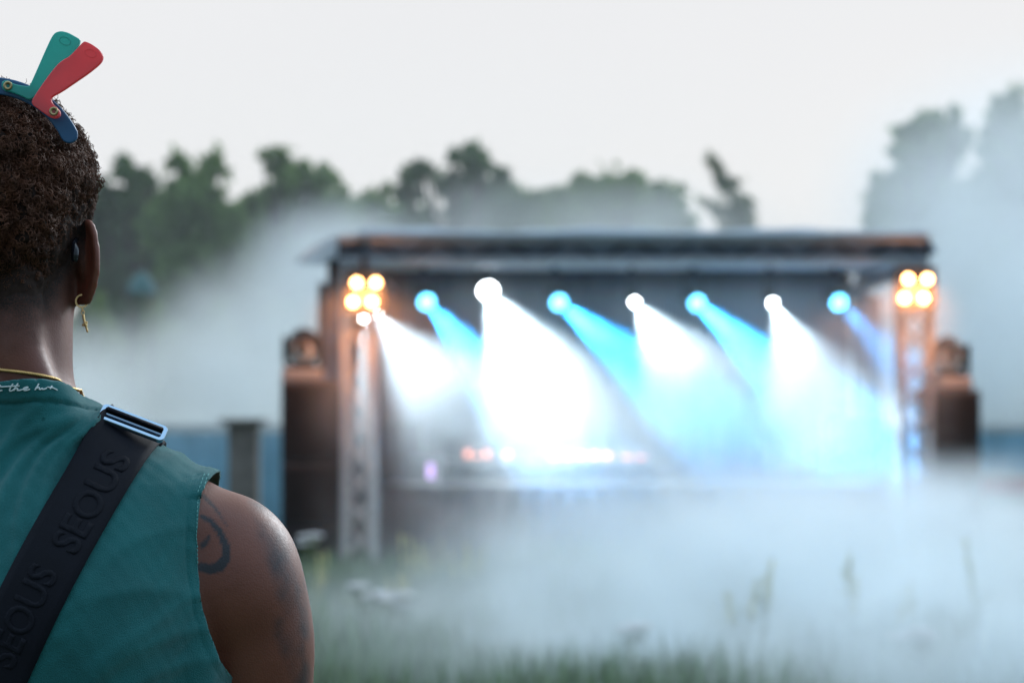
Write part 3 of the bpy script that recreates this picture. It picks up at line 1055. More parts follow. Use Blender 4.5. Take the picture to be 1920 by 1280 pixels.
# the deck hides the table's feet: its top stands just over the deck edge line
zt = DZ + 0.75 if zt < DZ + 0.3 else zt
t = MB()
t.box(xt0, xt1, SD + 0.95, SD + 1.6, DZ + 0.20, DZ + 0.235, 0.004).build('table_top', M['deck'], root)
for sx in (xt0 + 0.05, xt1 - 0.05):
    for yy in (SD + 1.0, SD + 1.55):
        t = MB()
        t.tube([(sx, yy, DZ), (sx, yy, DZ + 0.2)], 0.018, 8).build('leg', M['black'], root)
ZG = DZ + 0.235


def box_gear(pxl, pxr, h, label, em, lights, name, D=SD + 1.2):
    x0, x1 = P(pxl, 0, D).x, P(pxr, 0, D).x
    root = empty(name, ((x0 + x1) / 2, D, ZG), label, name.replace('_', ' '))
    t = MB()
    t.box(x0, x1, D - 0.15, D + 0.22, ZG, ZG + h, 0.008).build('case', M['cab'], root)
    t = MB()
    for k in range(lights):
        a = x0 + (x1 - x0) * (k + 0.2) / lights
        b_ = x0 + (x1 - x0) * (k + 0.8) / lights
        t.box(a, b_, D - 0.158, D - 0.152, ZG + h * 0.25, ZG + h * random.uniform(0.5, 0.85), 0.001)
    t.build('indicator_lights', em, root)
    return root


box_gear(868, 922, 0.12, 'small mixer with red lights, left end of the table', M['em_red'], 3, 'mixer')
box_gear(941, 962, 0.1, 'tiny box with one red light beside the mixer', M['em_red'], 1, 'control_box')
box_gear(1028, 1150, 0.1, 'long low effects unit with a row of red lights on the table', M['em_red'], 5, 'effects_unit')
box_gear(1160, 1215, 0.08, 'short effects unit at the right end of the table', M['em_red'], 2, 'control_box')
D = SD + 1.0
c = P(795, 0, D)
root = empty('floor_monitor', (c.x, D, DZ), 'wedge shaped floor monitor at the left of the deck with a purple sheen', 'loudspeaker')
t = MB()
zz = DZ
t.raw([(c.x - 0.2, D, zz), (c.x + 0.2, D, zz), (c.x + 0.2, D + 0.4, zz), (c.x - 0.2, D + 0.4, zz), (c.x - 0.2, D + 0.1, zz + 0.32), (c.x + 0.2, D + 0.1, zz + 0.32), (c.x + 0.2, D + 0.4, zz + 0.2), (c.x - 0.2, D + 0.4, zz + 0.2)],
      [(3, 2, 1, 0), (0, 1, 5, 4), (4, 5, 6, 7), (1, 2, 6, 5), (0, 4, 7, 3), (2, 3, 7, 6)])
t.build('enclosure', M['cab'], root)
t = MB()
t.box(c.x + 0.04, c.x + 0.1, D - 0.01, D - 0.002, zz + 0.05, zz + 0.2, 0.001).build('indicator_lights', M['em_purple'], root)

# amplifier racks in the dark at the left of the deck
for i, (px, w_, h_) in enumerate(((745, 0.55, 0.62), (1470, 0.5, 0.5), (1600, 0.6, 0.7))):
    D = SD + 2.2
    c = P(px, 0, D)
    root = empty('flight_case', (c.x, D, DZ), ['black flight case in the dark left corner of the deck', 'low black flight case right of the table', 'tall black flight case near the right tower'][i], 'flight case', 'black flight cases on the deck')
    t = MB()
    t.box(c.x - w_ / 2, c.x + w_ / 2, D, D + 0.5, DZ, DZ + h_, 0.01).build('case', M['cab'], root)
    for sx in (-1, 1):
        t = MB()
        t.box(c.x + sx * w_ / 2 - 0.012, c.x + sx * w_ / 2 + 0.012, D - 0.006, D + 0.02, DZ + 0.002, DZ + h_ - 0.004, 0.003)
        t.build('edging', M['alu'], root)


# ------------------------------------------------------------------ smoke
def smoke_mat(name, dens, colr=(0.88, 0.955, 1.0), g=0.35, noise=None, falloff='sphere', step=1.0, lo=0.40, hi=0.62, floor=0.0, power=1.0, warp=0.0):
    m = bpy.data.materials.new(name)
    m.use_nodes = True
    t = m.node_tree
    t.nodes.clear()
    o = t.nodes.new('ShaderNodeOutputMaterial')
    v = t.nodes.new('ShaderNodeVolumePrincipled')
    v.inputs['Color'].default_value = (*colr, 1)
    v.inputs['Anisotropy'].default_value = g
    v.inputs['Density'].default_value = dens
    t.links.new(v.outputs[0], o.inputs['Volume'])
    if noise:
        tcn = t.nodes.new('ShaderNodeTexCoord')
        n = t.nodes.new('ShaderNodeTexNoise')
        n.inputs['Scale'].default_value = noise
        n.inputs['Detail'].default_value = 3.5
        n.inputs['Distortion'].default_value = 0.7
        n.inputs['Roughness'].default_value = 0.5
        geo = t.nodes.new('ShaderNodeNewGeometry')
        t.links.new(geo.outputs['Position'], n.inputs['Vector'])
        mp = t.nodes.new('ShaderNodeMapRange')
        mp.interpolation_type = 'SMOOTHSTEP'
        mp.inputs[1].default_value = lo
        mp.inputs[2].default_value = hi
        mp.inputs[3].default_value = floor
        mp.inputs[4].default_value = 1.0
        t.links.new(n.outputs[0], mp.inputs[0])
        # distance from the middle of the cloud, 0 at the centre and 1 at the skin
        nv = t.nodes.new('ShaderNodeVectorMath')
        nv.operation = 'MULTIPLY_ADD'
        nv.inputs[1].default_value = (2, 2, 2)
        nv.inputs[2].default_value = (-1, -1, -1)
        t.links.new(tcn.outputs['Generated'], nv.inputs[0])
        if falloff == 'ground':
            sp_ = t.nodes.new('ShaderNodeSeparateXYZ')
            t.links.new(nv.outputs[0], sp_.inputs[0])
            cb = t.nodes.new('ShaderNodeCombineXYZ')
            t.links.new(sp_.outputs[0], cb.inputs[0])
            t.links.new(sp_.outputs[1], cb.inputs[1])
            mz = t.nodes.new('ShaderNodeMath')      # fog is thickest at the ground: remap z -1..1 to 0..1
            mz.operation = 'MULTIPLY_ADD'
            mz.inputs[1].default_value = 0.5
            mz.inputs[2].default_value = 0.5
            t.links.new(sp_.outputs[2], mz.inputs[0])
            t.links.new(mz.outputs[0], cb.inputs[2])
            src = cb.outputs[0]
        else:
            src = nv.outputs[0]
        ln = t.nodes.new('ShaderNodeVectorMath')
        ln.operation = 'LENGTH'
        t.links.new(src, ln.inputs[0])
        if falloff == 'none':
            ln = t.nodes.new('ShaderNodeValue')
            ln.outputs[0].default_value = 0.0
        fm = t.nodes.new('ShaderNodeMapRange')
        fm.interpolation_type = 'SMOOTHSTEP'
        fm.inputs[1].default_value = 1.0
        fm.inputs[2].default_value = 0.15
        fm.inputs[3].default_value = 0.0
        fm.inputs[4].default_value = dens
        t.links.new(ln.outputs[1 if falloff != 'none' else 0], fm.inputs[0])
        mu = t.nodes.new('ShaderNodeMath')
        mu.operation = 'MULTIPLY'
        t.links.new(fm.outputs[0], mu.inputs[0])
        t.links.new(mp.outputs[0], mu.inputs[1])
        res = mu.outputs[0]
        if falloff == 'none':                    # the haze hangs high, thinner near the deck and at the open sides
            sz = t.nodes.new('ShaderNodeSeparateXYZ')
            t.links.new(geo.outputs['Position'], sz.inputs[0])
            sn_ = t.nodes.new('ShaderNodeSeparateXYZ')
            t.links.new(nv.outputs[0], sn_.inputs[0])
            ab = t.nodes.new('ShaderNodeMath'); ab.operation = 'ABSOLUTE'
            t.links.new(sn_.outputs[0], ab.inputs[0])
            for src_, a0, a1, b0, b1 in ((sz.outputs[2], 1.0, 2.3, 0.42, 1.0), (sz.outputs[2], ZT0 - 0.03, ZT0 - 0.35, 0.25, 1.0), (ab.outputs[0], 1.0, 0.88, 0.0, 1.0), (sn_.outputs[1], -1.0, -0.8, 0.1, 1.0)):
                q_ = t.nodes.new('ShaderNodeMapRange')
                q_.interpolation_type = 'SMOOTHSTEP'
                for i_, val in ((1, a0), (2, a1), (3, b0), (4, b1)):
                    q_.inputs[i_].default_value = val
                t.links.new(src_, q_.inputs[0])
                m2_ = t.nodes.new('ShaderNodeMath'); m2_.operation = 'MULTIPLY'
                t.links.new(res, m2_.inputs[0])
                t.links.new(q_.outputs[0], m2_.inputs[1])
                res = m2_.outputs[0]
        t.links.new(res, v.inputs['Density'])
    return m


def smoke_box(x0, x1, y0, y1, z0, z1, m, label):
    t = MB()
    t.box(x0, x1, y0, y1, z0, z1)
    o = t.build('smoke', m)
    tag(o, label, 'smoke', kind='stuff')
    return o


SM = []
m = smoke_mat('stage_haze', 0.22, g=0.1, noise=0.9, falloff='none', lo=0.35, hi=0.65, floor=0.4)
smoke_box(XL - 0.45, XR + 0.35, SD - 1.3, SB - 0.1, 0.02, ZT0 - 0.03, m, 'fine haze hanging in the stage and its lamp beams')


def cloud(px, py, D, rx, ry, rz, dens, label, noise=0.35, lo=0.33, hi=0.60, floor=0.25, g=0.4, ground=False, colr=(0.88, 0.955, 1.0)):
    c = P(px, py, D)
    m = smoke_mat('smoke_density', dens, colr, g=g, noise=noise, lo=lo, hi=hi, floor=floor, falloff='ground' if ground else 'sphere')
    z0 = 0.01 if ground else c.z - rz
    return smoke_box(c.x - rx, c.x + rx, D - ry, D + ry, z0, c.z + rz, m, label)


cloud(1560, 1020, 15.4, 4.1, 6.0, 0.66, 1.7, 'thick white ground fog rolling over the meadow in front of the stage', 1.0, lo=0.43, hi=0.60, floor=0.10, ground=True, colr=(0.82, 0.935, 1.0))
cloud(1780, 1000, 18.2, 2.8, 3.2, 0.72, 0.95, 'torn bank of fog before the right truss tower and speakers', 1.3, lo=0.42, hi=0.62, floor=0.08)
cloud(1300, 970, 20.6, 3.2, 2.2, 0.85, 0.75, 'wisps of fog along the foot of the stage', 1.4, lo=0.42, hi=0.62, floor=0.05)
cloud(260, 800, 35.0, 4.6, 5.0, 1.9, 0.5, 'grey smoke drifting low over the left fence', 0.6, colr=(0.93, 0.975, 0.985))
cloud(500, 660, 33.0, 1.9, 4.0, 1.6, 0.6, 'grey smoke rising beside the left end of the stage', 0.75, colr=(0.93, 0.975, 0.99))
cloud(640, 500, 34.0, 1.7, 3.5, 1.15, 0.55, 'thin smoke streaming up over the left corner of the roof', 0.6)
cloud(1130, 455, 40.0, 4.6, 4.0, 1.5, 0.24, 'pale smoke drifting in front of the trees behind the roof', 0.45)
cloud(700, 560, 48.0, 15.0, 4.5, 7.5, 0.025, 'very thin haze in front of the trees', 0.2, floor=0.6)
cloud(1000, 1120, 14.5, 4.5, 3.2, 0.35, 0.35, 'thin mist over the near grass', 0.7, floor=0.2, ground=True)
cloud(1780, 1210, 13.2, 2.2, 3.0, 0.5, 1.0, 'pale mist over the grass at the near right', 0.8, floor=0.3, ground=True)
cloud(1880, 560, 34.0, 3.4, 5.5, 4.0, 0.55, 'tall bank of pale smoke right of the stage', 0.5, floor=0.3)
# ------------------------------------------------------------------ the person in front
PD = 1.97
K = PD / FPX
XC = (-22 - 960) * K
YC = PD


def QX(px): return (px - 960) * K
def QZ(py): return EYE + (HOR - py) * K


def interp(z, tab, c):
    return np.interp(z, [t_[0] for t_ in tab], [t_[c] for t_ in tab])


# z, half width, half depth, centre y offset
TORSO = [(0.86, .165, .115, .0), (0.95, .172, .120, .0), (1.06, .152, .103, .0), (1.18, .166, .110, -.002), (1.30, .184, .120, -.002), (1.39, .190, .124, -.004),
         (1.44, .192, .122, -.006), (1.48, .192, .115, -.006), (1.515, .192, .102, -.004), (1.535, .190, .092, -.002), (1.552, .181, .082, .0), (1.566, .163, .074, .002),
         (1.580, .136, .068, .003), (1.594, .112, .065, .004), (1.610, .086, .063, .004), (1.626, .0705, .061, .006), (1.645, .0660, .060, .010), (1.68, .0655, .060, .014), (1.71, .0655, .062, .020), (1.745, .066, .066, .024)]


def torso_mb(grow=0.0, ztop=1.745, zbot=0.86):
    t = MB()
    n = 72
    zs = np.arange(zbot, ztop + 1e-6, 0.008)
    vs = []
    for z in zs:
        w_, d_, yo = (interp(z, TORSO, c) for c in (1, 2, 3))
        for k in range(n):
            a = 2 * math.pi * k / n
            c_, s_ = math.cos(a), math.sin(a)
            e = 2.25
            r_ = (abs(c_) ** e + abs(s_) ** e) ** (-1 / e)
            x, y = c_ * r_ * (w_ + grow), s_ * r_ * (d_ + grow)
            if 1.15 < z < 1.56 and y < 0:      # spine hollow and shoulder blades on the back
                sp_ = math.exp(-(x / 0.022) ** 2) * 0.010
                bl = math.exp(-((abs(x) - 0.10) / 0.05) ** 2 - ((z - 1.45) / 0.07) ** 2) * 0.010
                y += sp_ - bl
            vs.append((XC + x, YC + yo + y, z))
    fs = []
    for i in range(len(zs) - 1):
        for k in range(n):
            k2 = (k + 1) % n
            fs.append((i * n + k, i * n + k2, (i + 1) * n + k2, (i + 1) * n + k))
    fs.append(tuple(range(n))[::-1])
    fs.append(tuple((len(zs) - 1) * n + k for k in range(n)))
    return t.raw(vs, fs)


def chain(t, pts, rs, n=20, sub=6):
    """closed smooth tapering limb with round ends, via Catmull-Rom"""
    pts = [Vector(p) for p in pts]
    q, rr_ = [], []
    m = len(pts)
    for i in range(m - 1):
        p0, p1, p2, p3 = pts[max(i - 1, 0)], pts[i], pts[i + 1], pts[min(i + 2, m - 1)]
        for s in range(sub):
            u = s / sub
            q.append(0.5 * ((2 * p1) + (p2 - p0) * u + (2 * p0 - 5 * p1 + 4 * p2 - p3) * u * u + (3 * p1 - p0 - 3 * p2 + p3) * u ** 3))
            us = u * u * (3 - 2 * u)
            rr_.append(rs[i] * (1 - us) + rs[i + 1] * us)
    q.append(pts[-1])
    rr_.append(rs[-1])
    t.tube(q, rr_, n)
    t.ball(q[0], rr_[0] * 0.995, n)
    t.ball(q[-1], rr_[-1] * 0.995, n)


def rball(t, c, r, rot=None, n=24):
    k = len(t.v)
    t.ball((0, 0, 0), r, n)
    Mx = (rot or Matrix.Identity(3))
    for i in range(k, len(t.v)):
        t.v[i] = tuple(Mx @ Vector(t.v[i]) + Vector(c))


def remesh(t, voxel, smooth_it):
    me = bpy.data.meshes.new('tmp')
    me.from_pydata(t.v, [], t.f)
    me.update()
    ob = bpy.data.objects.new('tmp', me)
    col.objects.link(ob)
    rm = ob.modifiers.new('r', 'REMESH')
    rm.mode = 'VOXEL'
    rm.voxel_size = voxel
    rm.use_smooth_shade = True
    if smooth_it:
        sm = ob.modifiers.new('s', 'SMOOTH')
        sm.factor = 0.5
        sm.iterations = smooth_it
    dg = bpy.context.evaluated_depsgraph_get()
    m2 = bpy.data.meshes.new_from_object(ob.evaluated_get(dg))
    bpy.data.objects.remove(ob)
    bpy.data.meshes.remove(me)
    n = len(m2.vertices)
    v = np.empty(n * 3, dtype=np.float32)
    m2.vertices.foreach_get('co', v)
    m2.calc_loop_triangles()
    f = np.empty(len(m2.loop_triangles) * 3, dtype=np.int32)
    m2.loop_triangles.foreach_get('vertices', f)
    bpy.data.meshes.remove(m2)
    return v.reshape(-1, 3).astype(np.float64), f.reshape(-1, 3)


def vnormals(v, f):
    a, b_, c = v[f[:, 0]], v[f[:, 1]], v[f[:, 2]]
    fn = np.cross(b_ - a, c - a)
    n = np.zeros_like(v)
    for k in range(3):
        np.add.at(n, f[:, k], fn)
    return n / (np.linalg.norm(n, axis=1)[:, None] + 1e-12)


def clip(v, f, s):
    """keep the part of a triangle mesh where s > 0, cut cleanly through triangles"""
    v, s = list(map(tuple, v)), list(s)
    sa = np.array(s)
    sgn = sa[f] > 0
    cnt = sgn.sum(1)
    keep = [tuple(x) for x in f[cnt == 3]]
    cut = {}

    def cp(i, j):
        key = (min(i, j), max(i, j))
        if key not in cut:
            u = s[i] / (s[i] - s[j])
            cut[key] = len(v)
            v.append(tuple(v[i][k] + (v[j][k] - v[i][k]) * u for k in range(3)))
        return cut[key]
    for tr in f[(cnt == 1) | (cnt == 2)]:
        tr = [int(q) for q in tr]
        ins = [s[q] > 0 for q in tr]
        if sum(ins) == 1:
            k = ins.index(True)
            a, b_, c = tr[k], tr[(k + 1) % 3], tr[(k + 2) % 3]
            keep.append((a, cp(a, b_), cp(a, c)))
        else:
            k = ins.index(False)
            a, b_, c = tr[k], tr[(k + 1) % 3], tr[(k + 2) % 3]
            p, q = cp(a, b_), cp(a, c)
            keep.append((p, b_, c))
            keep.append((p, c, q))
    v, f = np.array(v), np.array(keep, dtype=np.int32)
    used = np.unique(f)
    mp = -np.ones(len(v), dtype=np.int64)
    mp[used] = np.arange(len(used))
    return v[used], mp[f].astype(np.int32)


def add_shoulder(t, grow=0.0):
    for s in (-1, 1):
        rball(t, (XC + s * 0.202, YC + 0.0, 1.474), (0.0570 + grow, 0.060 + grow, 0.076 + grow), Matrix.Rotation(R(-s * 14), 3, 'Y'))
        rball(t, (XC + s * 0.166, YC + 0.004, 1.523), (0.064 + grow, 0.060 + grow, 0.036 + grow), Matrix.Rotation(R(s * 28), 3, 'Y'))


body = torso_mb()
add_shoulder(body)
for s in (-1, 1):
    X = lambda a: XC + s * a
    # arm
    chain(body, [(X(.206), YC + .002, 1.49), (X(.2150), YC + .006, 1.43), (X(.2165), YC + .018, 1.36), (X(.222), YC + .024, 1.28), (X(.232), YC + .035, 1.215), (X(.236), YC + .075, 1.13), (X(.232), YC + .125, 1.03), (X(.228), YC + .155, 0.965)],
          [.048, .0515, .0475, .042, .037, .040, .031, .025], 28)
    # hand: palm, four bent fingers and a thumb
    wr = Vector((X(.228), YC + .155, 0.965))
    rball(body, (X(.224), YC + .175, .920), (.017, .036, .046), Matrix.Rotation(R(24), 3, 'X'))
    for k, (yo, L) in enumerate(((.034, .070), (.012, .079), (-.010, .074), (-.030, .058))):
        b0 = Vector((X(.222), YC + .190 + yo * 0.95, .892 + yo * 0.35))
        chain(body, [b0, b0 + Vector((-s * .004, .012, -L * .45)), b0 + Vector((-s * .014, .010, -L * .80)), b0 + Vector((-s * .026, .000, -L))], [.0092, .0085, .0078, .0068], 10, 3)
    b0 = Vector((X(.216), YC + .200, .935))
    chain(body, [b0, b0 + Vector((-s * .012, .030, -.020)), b0 + Vector((-s * .018, .036, -.048))], [.012, .0100, .0082], 10, 3)
    # leg and foot
    chain(body, [(X(.088), YC, .90), (X(.098), YC + .002, .74), (X(.104), YC + .004, .53), (X(.106), YC - .012, .38), (X(.108), YC - .006, .20), (X(.110), YC - .010, .09)],
          [.092, .082, .058, .057, .042, .036], 26)
    chain(body, [(X(.110), YC - .025, .055), (X(.112), YC + .06, .048), (X(.116), YC + .15, .035)], [.036, .036, .026], 16)
# skull, jaw, face
HY = YC + 0.030
rball(body, (XC, HY, 1.779), (.0705, .094, .089))
rball(body, (XC, HY - .018, 1.755), (.0685, .077, .070))
rball(body, (XC, HY + .030, 1.712), (.056, .066, .062))
rball(body, (XC, HY + .074, 1.668), (.026, .022, .020))
chain(body, [(XC, HY + .093, 1.758), (XC, HY + .104, 1.738), (XC, HY + .112, 1.722)], [.008, .009, .013], 14, 3)
for s in (-1, 1):
    rball(body, (XC + s * .014, HY + .100, 1.718), (.009, .010, .008))
    rball(body, (XC + s * .032, HY + .082, 1.775), (.024, .013, .007))
    rball(body, (XC + s * .040, HY + .070, 1.728), (.020, .018, .018))
rball(body, (XC, HY + .093, 1.700), (.022, .010, .0055))
rball(body, (XC, HY + .091, 1.691), (.020, .010, .0065))
# tendon and vertebra at the nape
for s in (-1, 1):
    chain(body, [(XC + s * .030, YC - .030, 1.72), (XC + s * .034, YC - .040, 1.66), (XC + s * .060, YC - .040, 1.60)], [.020, .021, .021], 14, 4)
    chain(body, [(XC + s * .052, YC + .012, 1.72), (XC + s * .049, YC + .022, 1.66), (XC + s * .044, YC + .040, 1.60)], [.013, .014, .014], 12, 4)
# ears
EO = [(150, 432), (154, 421), (161, 416), (170, 423), (177, 443), (181, 470), (181.5, 498), (178, 524), (170, 547), (161, 562), (153, 570), (147, 566)]


def ear_pt(px, py, s):
    x = QX(px) - XC
    return Vector((XC + s * x, YC + 0.022 - 1.05 * (x - .066), QZ(py)))


for s in (-1, 1):
    rim = [ear_pt(a, b_, s) for a, b_ in EO]
    chain(body, rim, [.0030, .0034, .0036, .0036, .0034, .0034, .0034, .0034, .0036, .0040, .0040, .0034], 10, 3)
    inner = [ear_pt(131, b_, s) for a, b_ in EO]
    nrm = Vector((s * 1.05, 1.0, 0)).normalized() * 0.0018
    n = len(rim)
    vs = [p - nrm for p in rim] + [p - nrm for p in inner] + [p + nrm for p in rim] + [p + nrm for p in inner]
    fs = []
    for i in range(n - 1):
        fs += [(i, i + 1, n + i + 1, n + i), (2 * n + i, 3 * n + i, 3 * n + i + 1, 2 * n + i + 1), (i, 2 * n + i, 2 * n + i + 1, i + 1), (n + i, n + i + 1, 3 * n + i + 1, 3 * n + i)]
    fs += [(0, n, 3 * n, 2 * n), (n - 1, 3 * n - 1, 4 * n - 1, 2 * n - 1)]
    body.raw(vs, fs)
    rball(body, ear_pt(151, 485, s) + Vector((0, 0.002, 0)), (.006, .010, .019))

bv, bf = remesh(body, 0.0024, 5)


def relax(v, f, mask, it):
    """soften muscle joins where mask is set"""
    e_ = np.concatenate([f[:, [0, 1]], f[:, [1, 2]], f[:, [2, 0]]])
    deg = np.zeros(len(v)); np.add.at(deg, e_[:, 0], 1); np.add.at(deg, e_[:, 1], 1)
    for _ in range(it):
        s_ = np.zeros_like(v)
        np.add.at(s_, e_[:, 0], v[e_[:, 1]])
        np.add.at(s_, e_[:, 1], v[e_[:, 0]])
        v = v + (s_ / deg[:, None] - v) * (0.6 * mask)[:, None]
    return v


bv = relax(bv, bf, ((bv[:, 2] > 1.22) & (bv[:, 2] < 1.60) & (np.abs(bv[:, 0] - XC) > .10)).astype(float), 70)
bv = relax(bv, bf, ((bv[:, 2] > 1.585) & (bv[:, 2] < 1.70) & (np.hypot(bv[:, 0] - XC, bv[:, 1] - YC) < .12)).astype(float), 30)
bn = vnormals(bv, bf)


# skin marks: tattoos on the right arm and shoulder, and the faded haircut on the scalp
def project(v):
    D_ = v[:, 1]
    return v[:, 0] / D_ * FPX + 960, HOR - (v[:, 2] - EYE) / D_ * FPX


def vnoise(x, y, z, seed=0):
    s = np.zeros_like(x)
    r_ = np.random.default_rng(seed)
    for k in range(10):
        d = r_.normal(size=3)
        s += np.sin(x * d[0] + y * d[1] + z * d[2] + r_.uniform(0, 6.28))
    return s / 3.2


def stroke(px, py, path, soft):
    """path: (x, y, half width); returns mask"""
    m = np.zeros_like(px)
    for (x0, y0, w0), (x1, y1, w1) in zip(path[:-1], path[1:]):
        dx, dy = x1 - x0, y1 - y0
        u = np.clip(((px - x0) * dx + (py - y0) * dy) / (dx * dx + dy * dy), 0, 1)
        d = np.hypot(px - x0 - u * dx, py - y0 - u * dy)
        ww = w0 + (w1 - w0) * u
        m = np.maximum(m, np.clip((ww + soft / 2 - d) / soft, 0, 1))
    return m


px_, py_ = project(bv)
back = (bv[:, 1] < YC + 0.045) & (bv[:, 0] > XC)
wx, wy = px_ + 3 * vnoise(bv[:, 0] * 200, bv[:, 1] * 200, bv[:, 2] * 200, 3), py_ + 3 * vnoise(bv[:, 0] * 200, bv[:, 1] * 200, bv[:, 2] * 200, 4)
tat = stroke(px_, py_, [(378, 968, 4), (395, 976, 5), (412, 996, 6), (423, 1022, 7.5), (424, 1045, 9), (412, 1062, 10), (395, 1066, 9.5), (376, 1062, 8)], 3.0)
tat = np.maximum(tat, 0.95 * stroke(px_, py_, [(380, 1022, 6), (389, 1012, 4), (391, 1004, 2)], 3.0))
tat = np.maximum(tat, 0.8 * stroke(px_, py_, [(380, 928, 4), (400, 948, 3), (415, 968, 2), (426, 986, 1)], 3.0))
n1 = vnoise(bv[:, 0] * 130, bv[:, 1] * 130, bv[:, 2] * 90, 5)
n2 = vnoise(bv[:, 0] * 300, bv[:, 1] * 300, bv[:, 2] * 260, 6)
cl = np.clip(0.62 + 0.34 * n1 + 0.14 * n2, 0.1, 1)
sleeve = stroke(wx, wy, [(488, 925, 10), (494, 958, 17), (508, 1000, 21), (522, 1050, 22), (540, 1105, 20), (556, 1150, 17), (566, 1190, 11)], 20)
sleeve = np.maximum(sleeve, stroke(wx, wy, [(524, 1172, 15), (544, 1212, 20), (562, 1255, 18), (570, 1300, 16), (560, 1400, 16)], 18))
sleeve = np.maximum(sleeve, 0.7 * stroke(wx, wy, [(560, 1010, 5), (572, 1070, 7), (577, 1130, 6)], 12))
sleeve = np.maximum(sleeve, 0.6 * stroke(wx, wy, [(470, 935, 5), (486, 972, 8), (496, 1010, 7)], 12))
tat = np.maximum(tat, 0.85 * sleeve * cl) * back
HLZ = 1.7050
hx = np.abs(bv[:, 0] - XC)
hl = HLZ + 0.055 * np.clip((hx - .048) / .024, 0, 1) ** 1.3 + 0.0030 * vnoise(bv[:, 0] * 260, bv[:, 1] * 260, bv[:, 2] * 260, 31)
fade = np.clip((bv[:, 2] - (hl - 0.052)) / 0.050, 0, 1) ** 1.1 * (bv[:, 1] < HY + .01) * (bv[:, 2] < 1.9) * (hx < .078)
fade = np.maximum(fade, ((bv[:, 2] > 1.79) & (bv[:, 1] < HY + .082)).astype(float))

skin = mat('skin', (0.150, 0.062, 0.042), 0.44, spec=0.5)
t = skin.node_tree
b_ = t.nodes['Principled BSDF']
tcn = t.nodes.new('ShaderNodeTexCoord')
nz = t.nodes.new('ShaderNodeTexNoise')
nz.inputs['Scale'].default_value = 22
nz.inputs['Detail'].default_value = 6
t.links.new(tcn.outputs['Object'], nz.inputs['Vector'])
mx = t.nodes.new('ShaderNodeMix'); mx.data_type = 'RGBA'
mx.inputs[6].default_value = (0.135, 0.040, 0.025, 1)
mx.inputs[7].default_value = (0.215, 0.073, 0.044, 1)
t.links.new(nz.outputs[0], mx.inputs[0])
at = t.nodes.new('ShaderNodeAttribute'); at.attribute_name = 'ink'
mx2 = t.nodes.new('ShaderNodeMix'); mx2.data_type = 'RGBA'
mx2.inputs[7].default_value = (0.018, 0.020, 0.026, 1)
t.links.new(mx.outputs[2], mx2.inputs[6])
t.links.new(at.outputs['Fac'], mx2.inputs[0])
at2 = t.nodes.new('ShaderNodeAttribute'); at2.attribute_name = 'stubble'
st = t.nodes.new('ShaderNodeTexNoise')
st.inputs['Scale'].default_value = 900
t.links.new(tcn.outputs['Object'], st.inputs['Vector'])
sm_ = t.nodes.new('ShaderNodeMath'); sm_.operation = 'MULTIPLY_ADD'
sm_.inputs[1].default_value = 1.5
sm_.inputs[2].default_value = 0.25
t.links.new(st.outputs[0], sm_.inputs[0])
sm2 = t.nodes.new('ShaderNodeMath'); sm2.operation = 'MULTIPLY'; sm2.use_clamp = True
t.links.new(sm_.outputs[0], sm2.inputs[0])
t.links.new(at2.outputs['Fac'], sm2.inputs[1])
mx3 = t.nodes.new('ShaderNodeMix'); mx3.data_type = 'RGBA'
mx3.inputs[7].default_value = (0.022, 0.014, 0.012, 1)
t.links.new(mx2.outputs[2], mx3.inputs[6])
t.links.new(sm2.outputs[0], mx3.inputs[0])
t.links.new(mx3.outputs[2], b_.inputs['Base Color'])
vo = t.nodes.new('ShaderNodeTexVoronoi')
vo.inputs['Scale'].default_value = 620
t.links.new(tcn.outputs['Object'], vo.inputs['Vector'])
nb = t.nodes.new('ShaderNodeTexNoise')
nb.inputs['Scale'].default_value = 260
nb.inputs['Detail'].default_value = 5
t.links.new(tcn.outputs['Object'], nb.inputs['Vector'])
ad = t.nodes.new('ShaderNodeMath'); ad.operation = 'ADD'
t.links.new(vo.outputs['Distance'], ad.inputs[0])
t.links.new(nb.outputs[0], ad.inputs[1])
bp = t.nodes.new('ShaderNodeBump')
bp.inputs['Strength'].default_value = 0.2
bp.inputs['Distance'].default_value = 0.0006
t.links.new(ad.outputs[0], bp.inputs['Height'])
t.links.new(bp.outputs[0], b_.inputs['Normal'])
rr = t.nodes.new('ShaderNodeMapRange')
rr.inputs[3].default_value = 0.38
rr.inputs[4].default_value = 0.60
t.links.new(nb.outputs[0], rr.inputs[0])
rq = t.nodes.new('ShaderNodeMath'); rq.operation = 'MULTIPLY_ADD'; rq.use_clamp = True
rq.inputs[1].default_value = 0.5
t.links.new(at2.outputs['Fac'], rq.inputs[0])
t.links.new(rr.outputs[0], rq.inputs[2])
t.links.new(rq.outputs[0], b_.inputs['Roughness'])
b_.inputs['Subsurface Weight'].default_value = 0.12
b_.inputs['Subsurface Radius'].default_value = (0.012, 0.004, 0.002)
b_.inputs['Subsurface Scale'].default_value = 1.0

person = empty('person', (XC, YC, 0), 'person seen from behind in a sleeveless teal top with short curly dark hair', 'person')
me = np_mesh('body', bv, bf)
for nm, arr in (('ink', tat), ('stubble', fade)):
    a_ = me.attributes.new(nm, 'FLOAT', 'POINT')
    a_.data.foreach_set('value', arr.astype(np.float32))
body_o = link_mesh('body', me, skin, person, smooth=True)
bvh_body = BVHTree.FromPolygons([Vector(p) for p in bv], [tuple(map(int, q)) for q in bf])

for s in (-1, 1):
    t = MB()
    t.ball((XC + s * .032, HY + .0835, 1.757), .0115, 16)
    t.build('eye', mat('eye_white', (0.7, 0.68, 0.66), 0.2) if s < 0 else bpy.data.materials['eye_white'], person, smooth=True)

